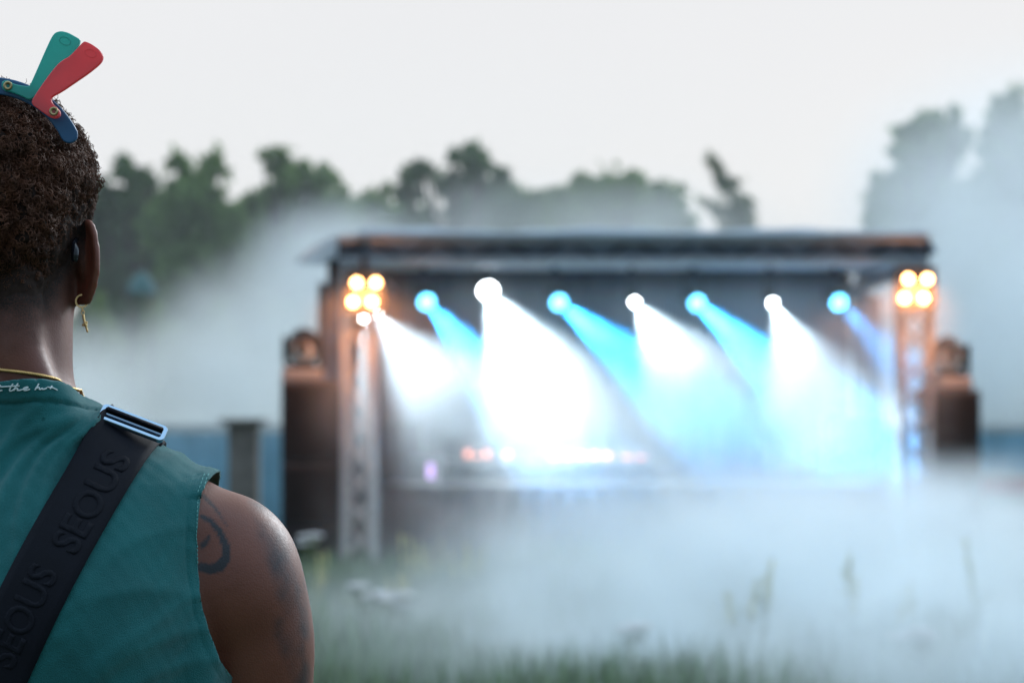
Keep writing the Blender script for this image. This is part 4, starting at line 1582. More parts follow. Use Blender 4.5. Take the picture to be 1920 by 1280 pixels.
# ------------------------------------------------------------------ hair
hm = (bv[:, 2] > 1.66)
hvis = bv.copy()
hthick = 0.0130 * np.clip((bv[:, 2] - hl) / 0.055, 0, 1) ** 1.1
hn = bn.copy()
earzone = (hx > .0695) & (bv[:, 2] < 1.774) & (bv[:, 1] > YC - .02) & (bv[:, 1] < YC + .045)
frontz = (bv[:, 1] > HY + .078 - 0.9 * np.clip(1.82 - bv[:, 2], 0, 1))
sfun = (bv[:, 2] - hl) / 0.02
sfun = np.where(earzone | frontz | (bv[:, 2] < 1.66), -0.5, sfun)
lump = 0.0034 * vnoise(bv[:, 0] * 260, bv[:, 1] * 260, bv[:, 2] * 260, 11) + 0.0020 * vnoise(bv[:, 0] * 620, bv[:, 1] * 620, bv[:, 2] * 620, 12)
hv = bv + bn * (hthick * 0.72 + lump * np.clip(hthick / 0.008, 0, 1))[:, None]
hv2, hf2 = clip(hv, bf, sfun)
# curls: little coils standing on the scalp shell
tri = hv2[hf2]
area = np.linalg.norm(np.cross(tri[:, 1] - tri[:, 0], tri[:, 2] - tri[:, 0]), axis=1)
NC = 26000
NK = 640
ck = rng.choice(len(tri), NK, p=area / area.sum())
kc = tri[ck].mean(1)
idx = rng.choice(len(tri), NC, p=area / area.sum())
u, v_ = rng.random(NC), rng.random(NC)
fl = u + v_ > 1
u[fl], v_[fl] = 1 - u[fl], 1 - v_[fl]
base = tri[idx, 0] + (tri[idx, 1] - tri[idx, 0]) * u[:, None] + (tri[idx, 2] - tri[idx, 0]) * v_[:, None]
nrm = np.cross(tri[idx, 1] - tri[idx, 0], tri[idx, 2] - tri[idx, 0])
nrm /= np.linalg.norm(nrm, axis=1)[:, None]
bx = np.abs(base[:, 0] - XC)
hlb = HLZ + 0.055 * np.clip((bx - .048) / .024, 0, 1) ** 1.3
th = np.clip((base[:, 2] - hlb) / 0.06, 0.10, 1)
hair_keep = rng.random(NC) < np.clip((base[:, 2] - hlb) / 0.038, 0.03, 1)
kd = np.empty(NC); ki = np.empty(NC, dtype=int)
for s0 in range(0, NC, 3000):
    dd_ = np.linalg.norm(base[s0:s0 + 3000, None] - kc[None], axis=2)
    ki[s0:s0 + 3000] = dd_.argmin(1)
    kd[s0:s0 + 3000] = dd_.min(1)
kr = 0.0072
lift = np.clip(1 - (kd / kr) ** 2, 0, 1) * (0.0035 + 0.0050 * rng.random(NK)[ki]) * th
base = base + nrm * lift[:, None]
axd = nrm * 0.9 - (kc[ki] - base) / kr * 0.7 + rng.normal(size=(NC, 3)) * 0.35
axd /= np.linalg.norm(axd, axis=1)[:, None]
e1 = np.cross(axd, rng.normal(size=(NC, 3)))
e1 /= np.linalg.norm(e1, axis=1)[:, None]
e2 = np.cross(axd, e1)
NP, turns = 11, 1.25
rad = rng.uniform(0.0013, 0.0038, NC) * (0.4 + 0.6 * th)
hgt = rng.uniform(0.0025, 0.0060, NC) * th
wild = rng.random(NC) < 0.03
hgt[wild] *= 1.9
ph = rng.uniform(0, 6.28, NC)
cent = []
for k in range(NP):
    f_ = k / (NP - 1)
    a = ph + turns * 2 * np.pi * f_
    cent.append(base + axd * (hgt * f_ - 0.001)[:, None] + (e1 * np.cos(a)[:, None] + e2 * np.sin(a)[:, None]) * (rad * (0.5 + 0.7 * f_))[:, None])
cent = np.stack(cent, 1)
tan = np.gradient(cent, axis=1)
tan /= np.linalg.norm(tan, axis=2)[:, :, None] + 1e-12
sa = np.cross(tan, axd[:, None, :])
sa /= np.linalg.norm(sa, axis=2)[:, :, None] + 1e-9
sb_ = np.cross(tan, sa)
wr_ = hair_keep[:, None] * (0.00047 * (0.6 + 0.4 * th))[:, None] * np.linspace(1.1, 0.5, NP)[None, :]
ring = []
for q in range(3):
    a = q * 2.0944
    ring.append(cent + (sa * math.cos(a) + sb_ * math.sin(a)) * wr_[:, :, None])
cv = np.stack(ring, 2).reshape(-1, 3)
bb = (np.arange(NC) * NP * 3)[:, None, None, None]
kk = (np.arange(NP - 1) * 3)[None, :, None, None]
qq = np.array([[0, 1, 4, 3], [1, 2, 5, 4], [2, 0, 3, 5]])[None, None]
cf = (bb + kk + qq).reshape(-1, 4)
cf = np.concatenate([cf[:, [0, 1, 2]], cf[:, [0, 2, 3]]])
allv = np.concatenate([hv2, cv])
allf = np.concatenate([hf2, cf + len(hv2)])
hair_m = mat('hair', (0.100, 0.037, 0.018), 0.6, var=0.45, scale=90, spec=0.3)
scalp_m = mat('hair_roots_gap_shade', (0.030, 0.017, 0.013), 0.8, var=0.3, scale=200, spec=0.2)  # dark to meet the stubble, and paints shade into the gaps between curls
hair_o = link_mesh('hair', np_mesh('hair', allv, allf.astype(np.int32)), hair_m, person, smooth=True)
hair_o.data.materials.append(scalp_m)
mi = np.zeros(len(allf), dtype=np.int32)
mi[:len(hf2)] = 1
hair_o.data.polygons.foreach_set('material_index', mi)

# ------------------------------------------------------------------ sleeveless top
ARM = [(0.80, .40), (1.36, .40), (1.375, .235), (1.393, .205), (1.409, .1975), (1.4305, .1905), (1.4566, .1825), (1.487, .1785), (1.513, .1772), (1.5435, .1788), (1.556, .1830), (1.566, .1880), (1.60, .1960)]
sh = torso_mb(0.0, 1.66, 0.88)
add_shoulder(sh)
for s in (-1, 1):
    chain(sh, [(XC + s * .030, YC - .040, 1.66), (XC + s * .060, YC - .040, 1.60)], [.024, .022], 14, 4)
    rball(sh, (XC + s * .176, YC + .0, 1.40), (.022, .075, .12))
sv, sf = remesh(sh, 0.0030, 4)
sv = relax(sv, sf, ((sv[:, 2] > 1.2) & (sv[:, 2] < 1.60) & (np.abs(sv[:, 0] - XC) > .10)).astype(float), 45)
sv = relax(sv, sf, (sv[:, 2] > 1.55).astype(float), 40)
sn = vnormals(sv, sf)
x_, y_, z_ = sv[:, 0] - XC, sv[:, 1] - YC, sv[:, 2]
dfold = np.zeros(len(sv))


def fold(cx, cz, dirx, dirz, L, wd, amp, ysel=-1):
    """a soft ridge through photo point with a direction, length L and width wd (metres)"""
    n_ = math.hypot(dirx, dirz)
    dx, dz = dirx / n_, dirz / n_
    X0, Z0 = (cx - 960) / FPX * 1.865 - XC, EYE + (HOR - cz) / FPX * 1.865
    al = (x_ - X0) * dx + (z_ - Z0) * dz
    pr = (x_ - X0) * dz - (z_ - Z0) * dx + 0.25 * al * al / max(L, 1e-3)
    return 1.9 * amp * np.exp(-(al / L) ** 2 - np.sqrt((pr / wd) ** 2 + 0.05) * 1.3) * (y_ < 0.02)


for a in ((18, 900, -0.42, -1, .060, .0060, .0042), (62, 885, -0.42, -1, .062, .0055, .0040), (100, 860, -0.50, -1, .050, .0050, .0036), (-30, 900, -0.3, -1, .07, .007, .004),
          (140, 800, -1, -0.75, .040, .0050, .0032), (168, 778, -1, -0.50, .026, .0036, .0028), (60, 800, -1, -0.45, .04, .006, .0024), (205, 775, -1, 0.15, .014, .0030, .0022),
          (300, 870, -0.9, -0.5, .030, .006, .0016), (340, 905, -0.8, -0.9, .030, .006, .0012), (360, 1120, -1, -0.25, .030, .006, .0018), (372, 1060, -0.8, 0.9, .02, .004, .0012),
          (330, 1190, -1, -0.15, .055, .010, .0026), (240, 1110, -1, -0.08, .05, .010, .0018), (395, 1200, -0.6, -1, .03, .006, .0024), (210, 1220, -0.8, -0.8, .05, .010, .0024),
          (300, 1255, -1, -0.3, .05, .009, .0024), (270, 1010, -0.9, -0.35, .04, .009, .0014)):
    dfold += fold(*a)
dfold += 0.0008 * vnoise(x_ * 28, y_ * 28, z_ * 20, 21) + 0.00025 * vnoise(x_ * 240, y_ * 240, z_ * 190, 22)
zn = np.where(y_ < 0.02, 1.6130 + 0.0260 * np.clip((0.02 - y_) / 0.085, 0, 1) ** 1.7, 1.6130 - 0.070 * np.clip((y_ - 0.02) / 0.06, 0, 1.2))
dn = zn - z_                         # below the neck edge
rib = np.where((dn > 0) & (dn < 0.015), 0.0016, 0.0) - 0.0014 * np.exp(-((dn - 0.0165) / 0.0018) ** 2)
da = np.interp(z_, [q[0] for q in ARM], [q[1] for q in ARM]) - np.abs(x_)
hem = np.where((da > 0) & (da < 0.010), 0.0007, 0.0) - 0.0005 * np.exp(-((da - 0.011) / 0.0014) ** 2)
lower = np.clip((1.33 - z_) / 0.25, 0, 1) * 0.012
sv = sv + sn * (0.0050 + dfold * np.clip(dn / 0.03, 0, 1) + rib + hem + lower + 0.004 * np.exp(-((da - .0) / .01) ** 2) * (z_ > 1.54))[:, None]
sv1, sf1 = clip(sv, sf, dn)
x_, y_, z_ = sv1[:, 0] - XC, sv1[:, 1] - YC, sv1[:, 2]
sv1, sf1 = clip(sv1, sf1, np.interp(z_, [q[0] for q in ARM], [q[1] for q in ARM]) - np.abs(x_))
sv1, sf1 = clip(sv1, sf1, sv1[:, 2] - 0.90)
shirt_m = mat('teal_jersey', (0.009, 0.125, 0.128), 0.85, var=0.12, scale=30, bump=0.35, bscale=1100, sheen=0.25, spec=0.25)
o = link_mesh('tank_top', np_mesh('tank_top', sv1, sf1), shirt_m, person, smooth=True)
so_ = o.modifiers.new('thick', 'SOLIDIFY'); so_.thickness = 0.0022; so_.offset = 1.0
bvh_shirt = BVHTree.FromPolygons([Vector(p) for p in sv1], [tuple(map(int, q)) for q in sf1])


def on_shirt(px, py, off=0.0, tree=None):
    """point on the back of the top seen at a photo pixel (looked up once, then fixed in the world)"""
    o_ = Vector((0, 0, EYE))
    d = P(px, py, 1.0) - o_
    hit = (tree or bvh_shirt).ray_cast(o_, d.normalized())
    if hit[0] is None:
        return None
    return hit[0] + hit[1] * (off if hit[1].dot(d) < 0 else -off)


# seam stitches beside the armhole
t = MB()
for off in (10, 17):
    py = 893
    while py < 1262:
        zz = QZ(py)
        A = np.interp(zz, [q[0] for q in ARM], [q[1] for q in ARM])
        px = (XC + A) / K + 960 - off - 3
        p0, p1 = on_shirt(px, py, 0.0026), on_shirt(px - (np.interp(QZ(py), [q[0] for q in ARM], [q[1] for q in ARM]) - np.interp(QZ(py + 4.2), [q[0] for q in ARM], [q[1] for q in ARM])) / K, py + 4.2, 0.0026)
        if p0 and p1 and (p0 - p1).length < 0.006:
            t.tube([p0, p1], 0.00032, 5)
        py += 7.2
o = t.build('stitching', mat('thread', (0.13, 0.40, 0.38), 0.6), person)
o['kind'] = 'stuff'

# script across the neck band
WORDS = [[(-8, 732), (0, 728), (4, 718)], [(-3, 721), (6, 721)], [(-6, 722), (2, 728), (-2, 731), (7, 728)],
         [(6, 721.5), (20, 720.5), (38, 720)],
         [(26.5, 716), (23, 722), (20.5, 727), (21.5, 729), (25, 728.5), (29, 725.5)],
         [(35.5, 715.5), (32, 721), (28, 728.5)], [(29, 727), (33, 724), (35, 724.5), (34.5, 728), (38, 728.5), (43, 727)],
         [(43, 727), (50, 726), (54, 723.5), (51, 722.5), (46, 724.5), (45, 727), (48, 729), (53, 728.5), (57, 726.5)],
         [(72, 717), (69, 723), (66, 728.5)], [(67, 726.5), (71, 724), (73.5, 724.5), (73, 727.5), (75, 728), (78, 725.5), (78.5, 728), (82, 728), (86, 726)],
         [(95, 722), (92, 728)], [(87, 724.5), (92, 725.5), (97, 726), (104, 730)]]
t = MB()
for wd in WORDS:
    pts = []
    for a, b2 in zip(wd[:-1], wd[1:]):
        for k in range(4):
            p = on_shirt(a[0] + (b2[0] - a[0]) * k / 4, a[1] + (b2[1] - a[1]) * k / 4 + 3, 0.0028)
            if p: pts.append(p)
    p = on_shirt(wd[-1][0], wd[-1][1] + 3, 0.0028)
    if p: pts.append(p)
    if len(pts) > 1: t.tube(pts, 0.00058, 6)
t.build('neck_lettering', mat('white_print', (0.75, 0.82, 0.82), 0.6), person)

# trousers and shoes
tr_ = MB()
for s in (-1, 1):
    chain(tr_, [(XC + s * .088, YC, .96), (XC + s * .094, YC, .80), (XC + s * .104, YC + .003, .53), (XC + s * .107, YC - .006, .35), (XC + s * .110, YC - .004, .13)], [.102, .100, .078, .072, .062], 26)
rball(tr_, (XC, YC, .95), (.188, .136, .15))
tv, tf = remesh(tr_, 0.006, 5)
tv[:, 1] += 0.002 * np.sin(tv[:, 2] * 60 + tv[:, 0] * 20)
tv1, tf1 = clip(tv, tf, 1.01 - tv[:, 2])
tv1, tf1 = clip(tv1, tf1, tv1[:, 2] - 0.075)
link_mesh('trousers', np_mesh('trousers', tv1, tf1), mat('dark_denim', (0.02, 0.025, 0.035), 0.85, var=0.25, bump=0.3, bscale=500), person, smooth=True)
shoe_m = mat('shoe_leather', (0.04, 0.04, 0.045), 0.5, var=0.2)
sole_m = mat('shoe_sole', (0.5, 0.5, 0.48), 0.7)
for s in (-1, 1):
    q = MB()
    chain(q, [(XC + s * .110, YC - .045, .060), (XC + s * .111, YC - .01, .070), (XC + s * .113, YC + .07, .058), (XC + s * .118, YC + .17, .045)], [.040, .046, .042, .034], 20)
    qv, qf = remesh(q, 0.004, 3)
    qv[:, 2] = np.maximum(qv[:, 2], 0.018)
    sh_o = link_mesh('shoe', np_mesh('shoe', qv, qf), shoe_m, person, smooth=True)
    q = MB()
    out_ = []
    for k in range(28):
        a = 2 * math.pi * k / 28
        yy = YC + .058 + math.sin(a) * .147
        ww = .043 + .006 * math.sin(a)
        out_.append((XC + s * .113 + math.cos(a) * ww, yy))
    q.raw([(x, y, 0.0) for x, y in out_] + [(x, y, 0.022) for x, y in out_], [tuple(range(28))[::-1], tuple(range(28, 56))] + [(k, (k + 1) % 28, 28 + (k + 1) % 28, 28 + k) for k in range(28)])
    q.build('sole', sole_m, person)

# ------------------------------------------------------------------ bag strap across the back
def np3(v): return np.array([v.x, v.y, v.z])


p_top, p_bot = np.array([-0.3072, 0, 1.5975]), np.array([-0.3964, 0, 1.403])
sdv = p_top - p_bot
sdv /= np.linalg.norm(sdv)                       # along the strap, up to the right shoulder
snv = np.array([sdv[2], 0, -sdv[0]])             # across the strap, to the right
SW = 0.0248                                      # half width
cz = 1.27
cen = p_top + sdv * ((cz - p_top[2]) / sdv[2])
cen[1] = YC
NU, NV = 150, 9
verts = np.zeros((NU, NV, 3))
for j in range(NV):
    off = (j / (NV - 1) * 2 - 1) * SW
    rad_ = np.zeros(NU)
    for i in range(NU):
        th_ = 2 * math.pi * i / NU
        d = -np.array([0, 1, 0]) * math.cos(th_) + sdv * math.sin(th_)
        c0 = cen + snv * off
        far = c0 + d * 0.9
        hit = bvh_shirt.ray_cast(Vector(far), Vector(-d))
        rad_[i] = 0.9 - hit[3] if hit[0] is not None else np.nan
    ok = ~np.isnan(rad_)
    rad_ = np.interp(np.arange(NU), np.arange(NU)[ok], rad_[ok], period=NU)
    # pulled tight: bridge the hollows
    th_ = 2 * np.pi * np.arange(NU) / NU
    pts2 = np.stack([rad_ * np.cos(th_), rad_ * np.sin(th_)], 1)
    for it in range(40):
        mid = (np.roll(pts2, 1, 0) + np.roll(pts2, -1, 0)) / 2
        rm_, rp_ = np.hypot(*mid.T), np.hypot(*pts2.T)
        g_ = (rm_ > rp_)
        pts2[g_] = 0.5 * pts2[g_] + 0.5 * mid[g_]
    rad_ = np.maximum(np.hypot(*pts2.T), 0) + 0.0050
    th2 = np.arctan2(pts2[:, 1], pts2[:, 0])
    for i in range(NU):
        d = -np.array([0, 1, 0]) * math.cos(th2[i]) + sdv * math.sin(th2[i])
        verts[i, j] = cen + snv * off + d * rad_[i]
# across the width the webbing stays nearly flat
lin = np.linspace(0, 1, NV)[None, :, None]
flat = verts[:, :1] * (1 - lin) + verts[:, -1:] * lin
flat = 0.6 * verts + 0.4 * flat
for i in range(NU):                              # never sink into the cloth
    for j in range(NV):
        c0 = cen + snv * ((j / (NV - 1) * 2 - 1) * SW)
        d = flat[i, j] - c0
        L_ = np.linalg.norm(d)
        d = d / L_
        hit = bvh_shirt.ray_cast(Vector(c0 + d * 0.9), Vector(-d))
        need = (0.9 - hit[3] if hit[0] is not None else 0) + 0.0062
        flat[i, j] = c0 + d * max(L_, need)
for _ in range(2):
    flat = (np.roll(flat, 1, 0) + 2 * flat + np.roll(flat, -1, 0)) / 4
verts = flat
gv = verts.reshape(-1, 3)
gf = []
for i in range(NU):
    for j in range(NV - 1):
        a, b2 = i * NV + j, ((i + 1) % NU) * NV + j
        gf.append((a, b2, b2 + 1, a + 1))
web = mat('black_webbing', (0.003, 0.004, 0.009), 0.75, var=0.15, scale=60, spec=0.22)
t = web.node_tree
wv = t.nodes.new('ShaderNodeTexNoise')
wv.inputs['Scale'].default_value = 1300
tcn = t.nodes.new('ShaderNodeTexCoord')
t.links.new(tcn.outputs['Object'], wv.inputs['Vector'])
bp = t.nodes.new('ShaderNodeBump')
bp.inputs['Strength'].default_value = 0.5
bp.inputs['Distance'].default_value = 0.0005
t.links.new(wv.outputs[0], bp.inputs['Height'])
t.links.new(bp.outputs[0], t.nodes['Principled BSDF'].inputs['Normal'])
bag = empty('shoulder_bag', (XC, YC, 1.0), 'wide black woven bag strap running over the right shoulder of the teal top', 'bag')
me = np_mesh('strap', gv, np.array(gf))
strap_o = link_mesh('strap', me, web, bag, smooth=True)
so_ = strap_o.modifiers.new('thick', 'SOLIDIFY'); so_.thickness = 0.0022; so_.offset = 0
bvh_strap = BVHTree.FromPolygons([Vector(p) for p in gv], gf)

# raised lettering woven into the strap, reading upwards
def strap_word(word, px, py, length):
    cu = bpy.data.curves.new('lettering', 'FONT')
    cu.body = word
    cu.size = 0.034
    cu.extrude = 0
    cu.offset = 0.0009
    cu.space_character = 1.0
    cu.align_x = 'CENTER'
    cu.align_y = 'CENTER'
    cu.resolution_u = 3
    to = bpy.data.objects.new('tmp', cu)
    col.objects.link(to)
    dg = bpy.context.evaluated_depsgraph_get()
    m2 = bpy.data.meshes.new_from_object(to.evaluated_get(dg))
    bpy.data.objects.remove(to)
    bm = bmesh.new()
    bm.from_mesh(m2)
    xs = [q.co.x for q in bm.verts]
    ys = [q.co.y for q in bm.verts]
    sx = length / (max(xs) - min(xs))
    sy = 0.0235 / (max(ys) - min(ys))
    bmesh.ops.triangulate(bm, faces=bm.faces[:])
    for _ in range(2):
        bmesh.ops.subdivide_edges(bm, edges=[e_ for e_ in bm.edges if e_.calc_length() > 0.004], cuts=1)
        bmesh.ops.triangulate(bm, faces=bm.faces[:])
    c0 = np.array([(px - 960) / FPX * 1.875, 0, EYE + (HOR - py) / FPX * 1.875])
    ok = True
    ym = (max(ys) + min(ys)) / 2
    xm = (max(xs) + min(xs)) / 2
    for q in bm.verts:
        w3 = c0 + sdv * ((q.co.x - xm) * sx) - snv * ((q.co.y - ym) * sy)
        o_ = Vector((w3[0], 0.9, w3[2]))
        hit = bvh_strap.ray_cast(o_, Vector((0, 1, 0)))
        if hit[0] is not None:
            nr_ = hit[1] if hit[1].y < 0 else -hit[1]
            q.co = Vector(hit[0]) + nr_ * 0.0010
        else:
            q.co = Vector((w3[0], YC - 0.13, w3[2]))
    bmesh.ops.recalc_face_normals(bm, faces=bm.faces[:])
    r_ = bmesh.ops.extrude_face_region(bm, geom=bm.faces[:])
    for q in [g_ for g_ in r_['geom'] if isinstance(g_, bmesh.types.BMVert)]:
        q.co += Vector((0.15, -0.85, 0.5)).normalized() * 0.0007
    bmesh.ops.recalc_face_normals(bm, faces=bm.faces[:])
    m3 = bpy.data.meshes.new('lettering')
    bm.to_mesh(m3)
    bm.free()
    return link_mesh('lettering', m3, web, bag)


strap_word('SEOUS', 168, 940, 0.080)
strap_word('SEOUS', 60, 1148, 0.080)
strap_word('SEOUS', -48, 1356, 0.080)

# slider buckle on the crest of the shoulder
bc = Vector((QX(249), 0, QZ(809)))
i_best = min(range(NU), key=lambda i: (Vector(verts[i, NV // 2]) - Vector((bc.x, verts[i, NV // 2][1], bc.z))).length + (10 if verts[i, NV // 2][1] > YC - 0.012 else 0))
pc = Vector(verts[i_best, NV // 2])
nx_ = Vector(verts[(i_best + 2) % NU, NV // 2]) - Vector(verts[i_best - 2, NV // 2])
nx_.normalize()
ac = (Vector(verts[i_best, -1]) - Vector(verts[i_best, 0])).normalized()
nn = ac.cross(nx_).normalized()
if nn.y > 0: nn = -nn
# the buckle is tipped up from the cloth, so its face looks back at the viewer
upv = (nx_ * 0.75 + Vector((0, -0.1, 0.5))).normalized()
upv = (upv - ac * upv.dot(ac)).normalized()
fn_ = ac.cross(upv).normalized()
if fn_.y > 0: fn_ = -fn_
ac = Vector((math.cos(R(21)), 0.06, -math.sin(R(21)))).normalized()
upv = (upv - ac * upv.dot(ac)).normalized()
fn_ = ac.cross(upv).normalized()
if fn_.y > 0: fn_ = -fn_
pc = Vector((bc.x, pc.y - 0.003, bc.z - 0.002)) + nn * 0.0045 + fn_ * 0.0080
t = MB()


def rrect(hw, hh, r_, n=6):
    pts = []
    for cx, cy_, a0 in ((hw - r_, hh - r_, 0), (-hw + r_, hh - r_, 90), (-hw + r_, -hh + r_, 180), (hw - r_, -hh + r_, 270)):
        for k in range(n + 1):
            a = R(a0 + 90 * k / n)
            pts.append((cx + r_ * math.cos(a), cy_ + r_ * math.sin(a)))
    return pts


oh, ow = 0.0088, 0.0278
O1, I1 = rrect(ow, oh, 0.004), rrect(ow - 0.0032, oh - 0.0030, 0.0022)
n = len(O1)
vs = []
for ring_, dz in ((O1, -0.0016), (O1, 0.0010), ([(a * 0.985, b2 * 0.96) for a, b2 in O1], 0.0017), (I1, 0.0017), (I1, -0.0016)):
    for (a, b2) in ring_:
        vs.append(pc + ac * a + upv * b2 + fn_ * dz)
fs = []
for r_ in range(5):
    for k in range(n):
        k2 = (k + 1) % n
        fs.append((r_ * n + k, r_ * n + k2, ((r_ + 1) % 5) * n + k2, ((r_ + 1) % 5) * n + k))
t.raw(vs, fs)
bm_ = mat('buckle_metal', (0.30, 0.42, 0.55), 0.25, 0.9)
bk = t.build('buckle', bm_, bag)
t = MB()
t.tube([pc - ac * (ow - 0.001) - fn_ * 0.001, pc + ac * (ow - 0.001) - fn_ * 0.001], 0.0016, 8)
t.build('crossbar', bm_, bk)
# webbing folded up through the slider
t = MB()
m = 12
vs = []
for k in range(m + 1):
    a = math.pi * k / m
    c_ = pc + upv * (0.0015 + 0.0052 * math.sin(a)) - fn_ * (0.0050 * math.cos(a) + 0.0022) + upv * 0.0
    for e_ in (-1, 1):
        vs.append(c_ + ac * e_ * (ow - 0.0042))
fs = [(2 * k, 2 * k + 1, 2 * k + 3, 2 * k + 2) for k in range(m)]
t.raw(vs, fs)
o = t.build('strap_fold', web, bag, smooth=True)
so_ = o.modifiers.new('thick', 'SOLIDIFY'); so_.thickness = 0.002; so_.offset = 0
# the bag itself hangs at the left hip
hip = cen - sdv * 0.36
t = MB()
t.box(XC - .215, XC - .165, YC - .11, YC + .15, .84, 1.02, 0.018)
t.build('pouch', mat('bag_nylon', (0.012, 0.012, 0.016), 0.6, var=0.2), bag, smooth=False)
# ------------------------------------------------------------------ jewellery, glasses and the toy in the hair
gold = mat('gold', (0.72, 0.48, 0.20), 0.32, 1.0, var=0.1, scale=200)
# rope chain: follows the neck, two twisted strands
NA = 200
cpts = []
for i in range(NA):
    a = 2 * math.pi * i / NA                     # 0 = right side, 90 deg = back
    dx, dy = math.cos(a), -math.sin(a)
    if dy <= 0:
        z = QZ(731) + (QZ(692) - QZ(731)) * (abs(dy) ** 1.7)
    else:
        z = QZ(731) - 0.10 * max(0.0, dy - 0.2) ** 1.1
    o_ = Vector((XC + dx * 0.4, YC + 0.006 + dy * 0.4, z))
    hit = bvh_body.ray_cast(o_, Vector((-dx, -dy, 0)))
    r_ = 0.4 - hit[3] if hit[0] is not None else 0.07
    h2 = bvh_shirt.ray_cast(o_, Vector((-dx, -dy, 0)))
    if False and 0.4 - h2[3] < r_ + 0.012 and 0.4 - h2[3] > r_ - 0.001: r_ = max(r_, 0.4 - h2[3] + 0.002)
    cpts.append([r_, z, dx, dy])
rs_ = np.array([c[0] for c in cpts])
for _ in range(3):
    rs_ = np.maximum(rs_, (np.roll(rs_, 1) + np.roll(rs_, -1)) / 2)
rs_ = (np.roll(rs_, 1) + rs_ + np.roll(rs_, -1)) / 3
cl_ = [Vector((XC + c[2] * (r_ + 0.0017), YC + 0.006 + c[3] * (r_ + 0.0017), c[1])) for c, r_ in zip(cpts, rs_)]
dense = []
for i in range(NA):
    for k in range(5):
        dense.append(cl_[i].lerp(cl_[(i + 1) % NA], k / 5))
t = MB()
acc = 0
tw = []
for i, p in enumerate(dense):
    if i: acc += (p - dense[i - 1]).length
    tw.append(acc)
for s_ in (0, 1, 2):
    pts = []
    for i, p in enumerate(dense):
        tn = (dense[(i + 1) % len(dense)] - dense[i - 1]).normalized()
        a1 = tn.cross(Vector((0, 0, 1))).normalized()
        a2 = tn.cross(a1)
        ph_ = tw[i] / 0.0062 * 2 * math.pi + s_ * 2 * math.pi / 3
        pts.append(p + (a1 * math.cos(ph_) + a2 * math.sin(ph_)) * 0.00085)
    t.tube(pts + [pts[0]], 0.00078, 6)
o = t.build('necklace', gold, smooth=True)
tag(o, 'twisted gold rope chain around the back of the neck', 'necklace')

# hoop through the right lobe with a small hanging figure
ec = ear_pt(150, 563, 1)
ec.y -= 0.003
root = empty('earring', ec, 'small gold hoop with a dangling charm in the right ear', 'earring')
t = MB()
pts = []
for k in range(33):
    a = 2 * math.pi * k / 32
    pts.append(ec + Vector((math.cos(a) * 0.0049, math.sin(a) * 0.0014, math.sin(a) * 0.0050)))
n = len(pts)
vs = []
for k, p in enumerate(pts[:-1]):
    rd = (p - ec).normalized()
    for q, (a, b2) in enumerate(((0.0008, -0.0011), (0.0008, 0.0011), (-0.0006, 0.0011), (-0.0006, -0.0011))):
        vs.append(p + rd * a + Vector((0, 1, 0)) * b2)
fs = []
for k in range(32):
    for q in range(4):
        fs.append((k * 4 + q, k * 4 + (q + 1) % 4, ((k + 1) % 32) * 4 + (q + 1) % 4, ((k + 1) % 32) * 4 + q))
t.raw(vs, fs).build('hoop', gold, root, smooth=False)
t = MB()


def link(c, r1, r2, turn):
    pts = []
    for k in range(17):
        a = 2 * math.pi * k / 16
        h_ = math.cos(a) * r1
        pts.append(Vector(c) + Vector((h_ if turn else h_ * 0.2, 0 if turn else h_, math.sin(a) * r2)))
    t.tube(pts, 0.0004, 6)


e0 = ec + Vector((0.0005, -0.001, 0))
link(e0 + Vector((0, 0, -0.0068)), 0.0013, 0.0018, 0)
link(e0 + Vector((0.0003, 0, -0.0095)), 0.0013, 0.0018, 1)
t.build('link', gold, root)
t = MB()
c0 = e0 + Vector((0.0006, 0, -0.0115))
chain(t, [c0, c0 + Vector((0.0004, 0, -.003)), c0 + Vector((0.0010, 0, -.0055)), c0 + Vector((0.0018, 0, -.008)), c0 + Vector((0.0026, 0, -.0105)), c0 + Vector((0.0034, 0, -.0135))], [.0009, .0011, .0009, .0016, .0008, .0009], 10, 3)
t.ball(c0 + Vector((0.0000, 0, -.0082)), .0012, 10)
t.ball(c0 + Vector((0.0026, 0, -.0062)), .0011, 10)
t.build('charm', gold, root, smooth=True)

# glasses: only the rounded tip of the right arm shows behind the ear
root = empty('glasses', (XC, HY + .1, 1.755), 'glossy black tip of a pair of glasses tucked behind the right ear', 'glasses')
gl = mat('black_acetate', (0.008, 0.010, 0.016), 0.12)
for s in (-1, 1):
    tipp = Vector((XC + s * (QX(147) - XC - 0.0005), YC - 0.012, QZ(478)))
    t = MB()
    chain(t, [Vector((XC + s * .066, HY + .092, 1.764)), Vector((XC + s * .0725, HY + .04, 1.766)), Vector((XC + s * .0690, HY + .004, 1.758)), tipp + Vector((-s * 0.002, 0.008, 0.010)), tipp + Vector((0, 0, 0.003)), tipp + Vector((0, -0.001, -0.004))],
          [.0018, .0018, .0018, .0022, .0034, .0030], 12, 5)
    t.build('temple_arm', gl, root, smooth=True)
for s in (-1, 1):
    t = MB()
    pts = [Vector((XC + s * .034 + math.cos(a) * .026, HY + .112 - abs(math.cos(a)) * .004, 1.757 + math.sin(a) * .019)) for a in [2 * math.pi * k / 28 for k in range(29)]]
    t.tube(pts, 0.0018, 8)
    f_ = t.build('rim', gl, root, smooth=True)
t = MB()
t.tube([(XC - .010, HY + .113, 1.762), (XC, HY + .116, 1.766), (XC + .010, HY + .113, 1.762)], 0.0018, 8)
for s in (-1, 1):
    t.tube([(XC + s * .058, HY + .108, 1.762), (XC + s * .066, HY + .092, 1.764)], 0.002, 8)
t.build('bridge', gl, root, smooth=True)

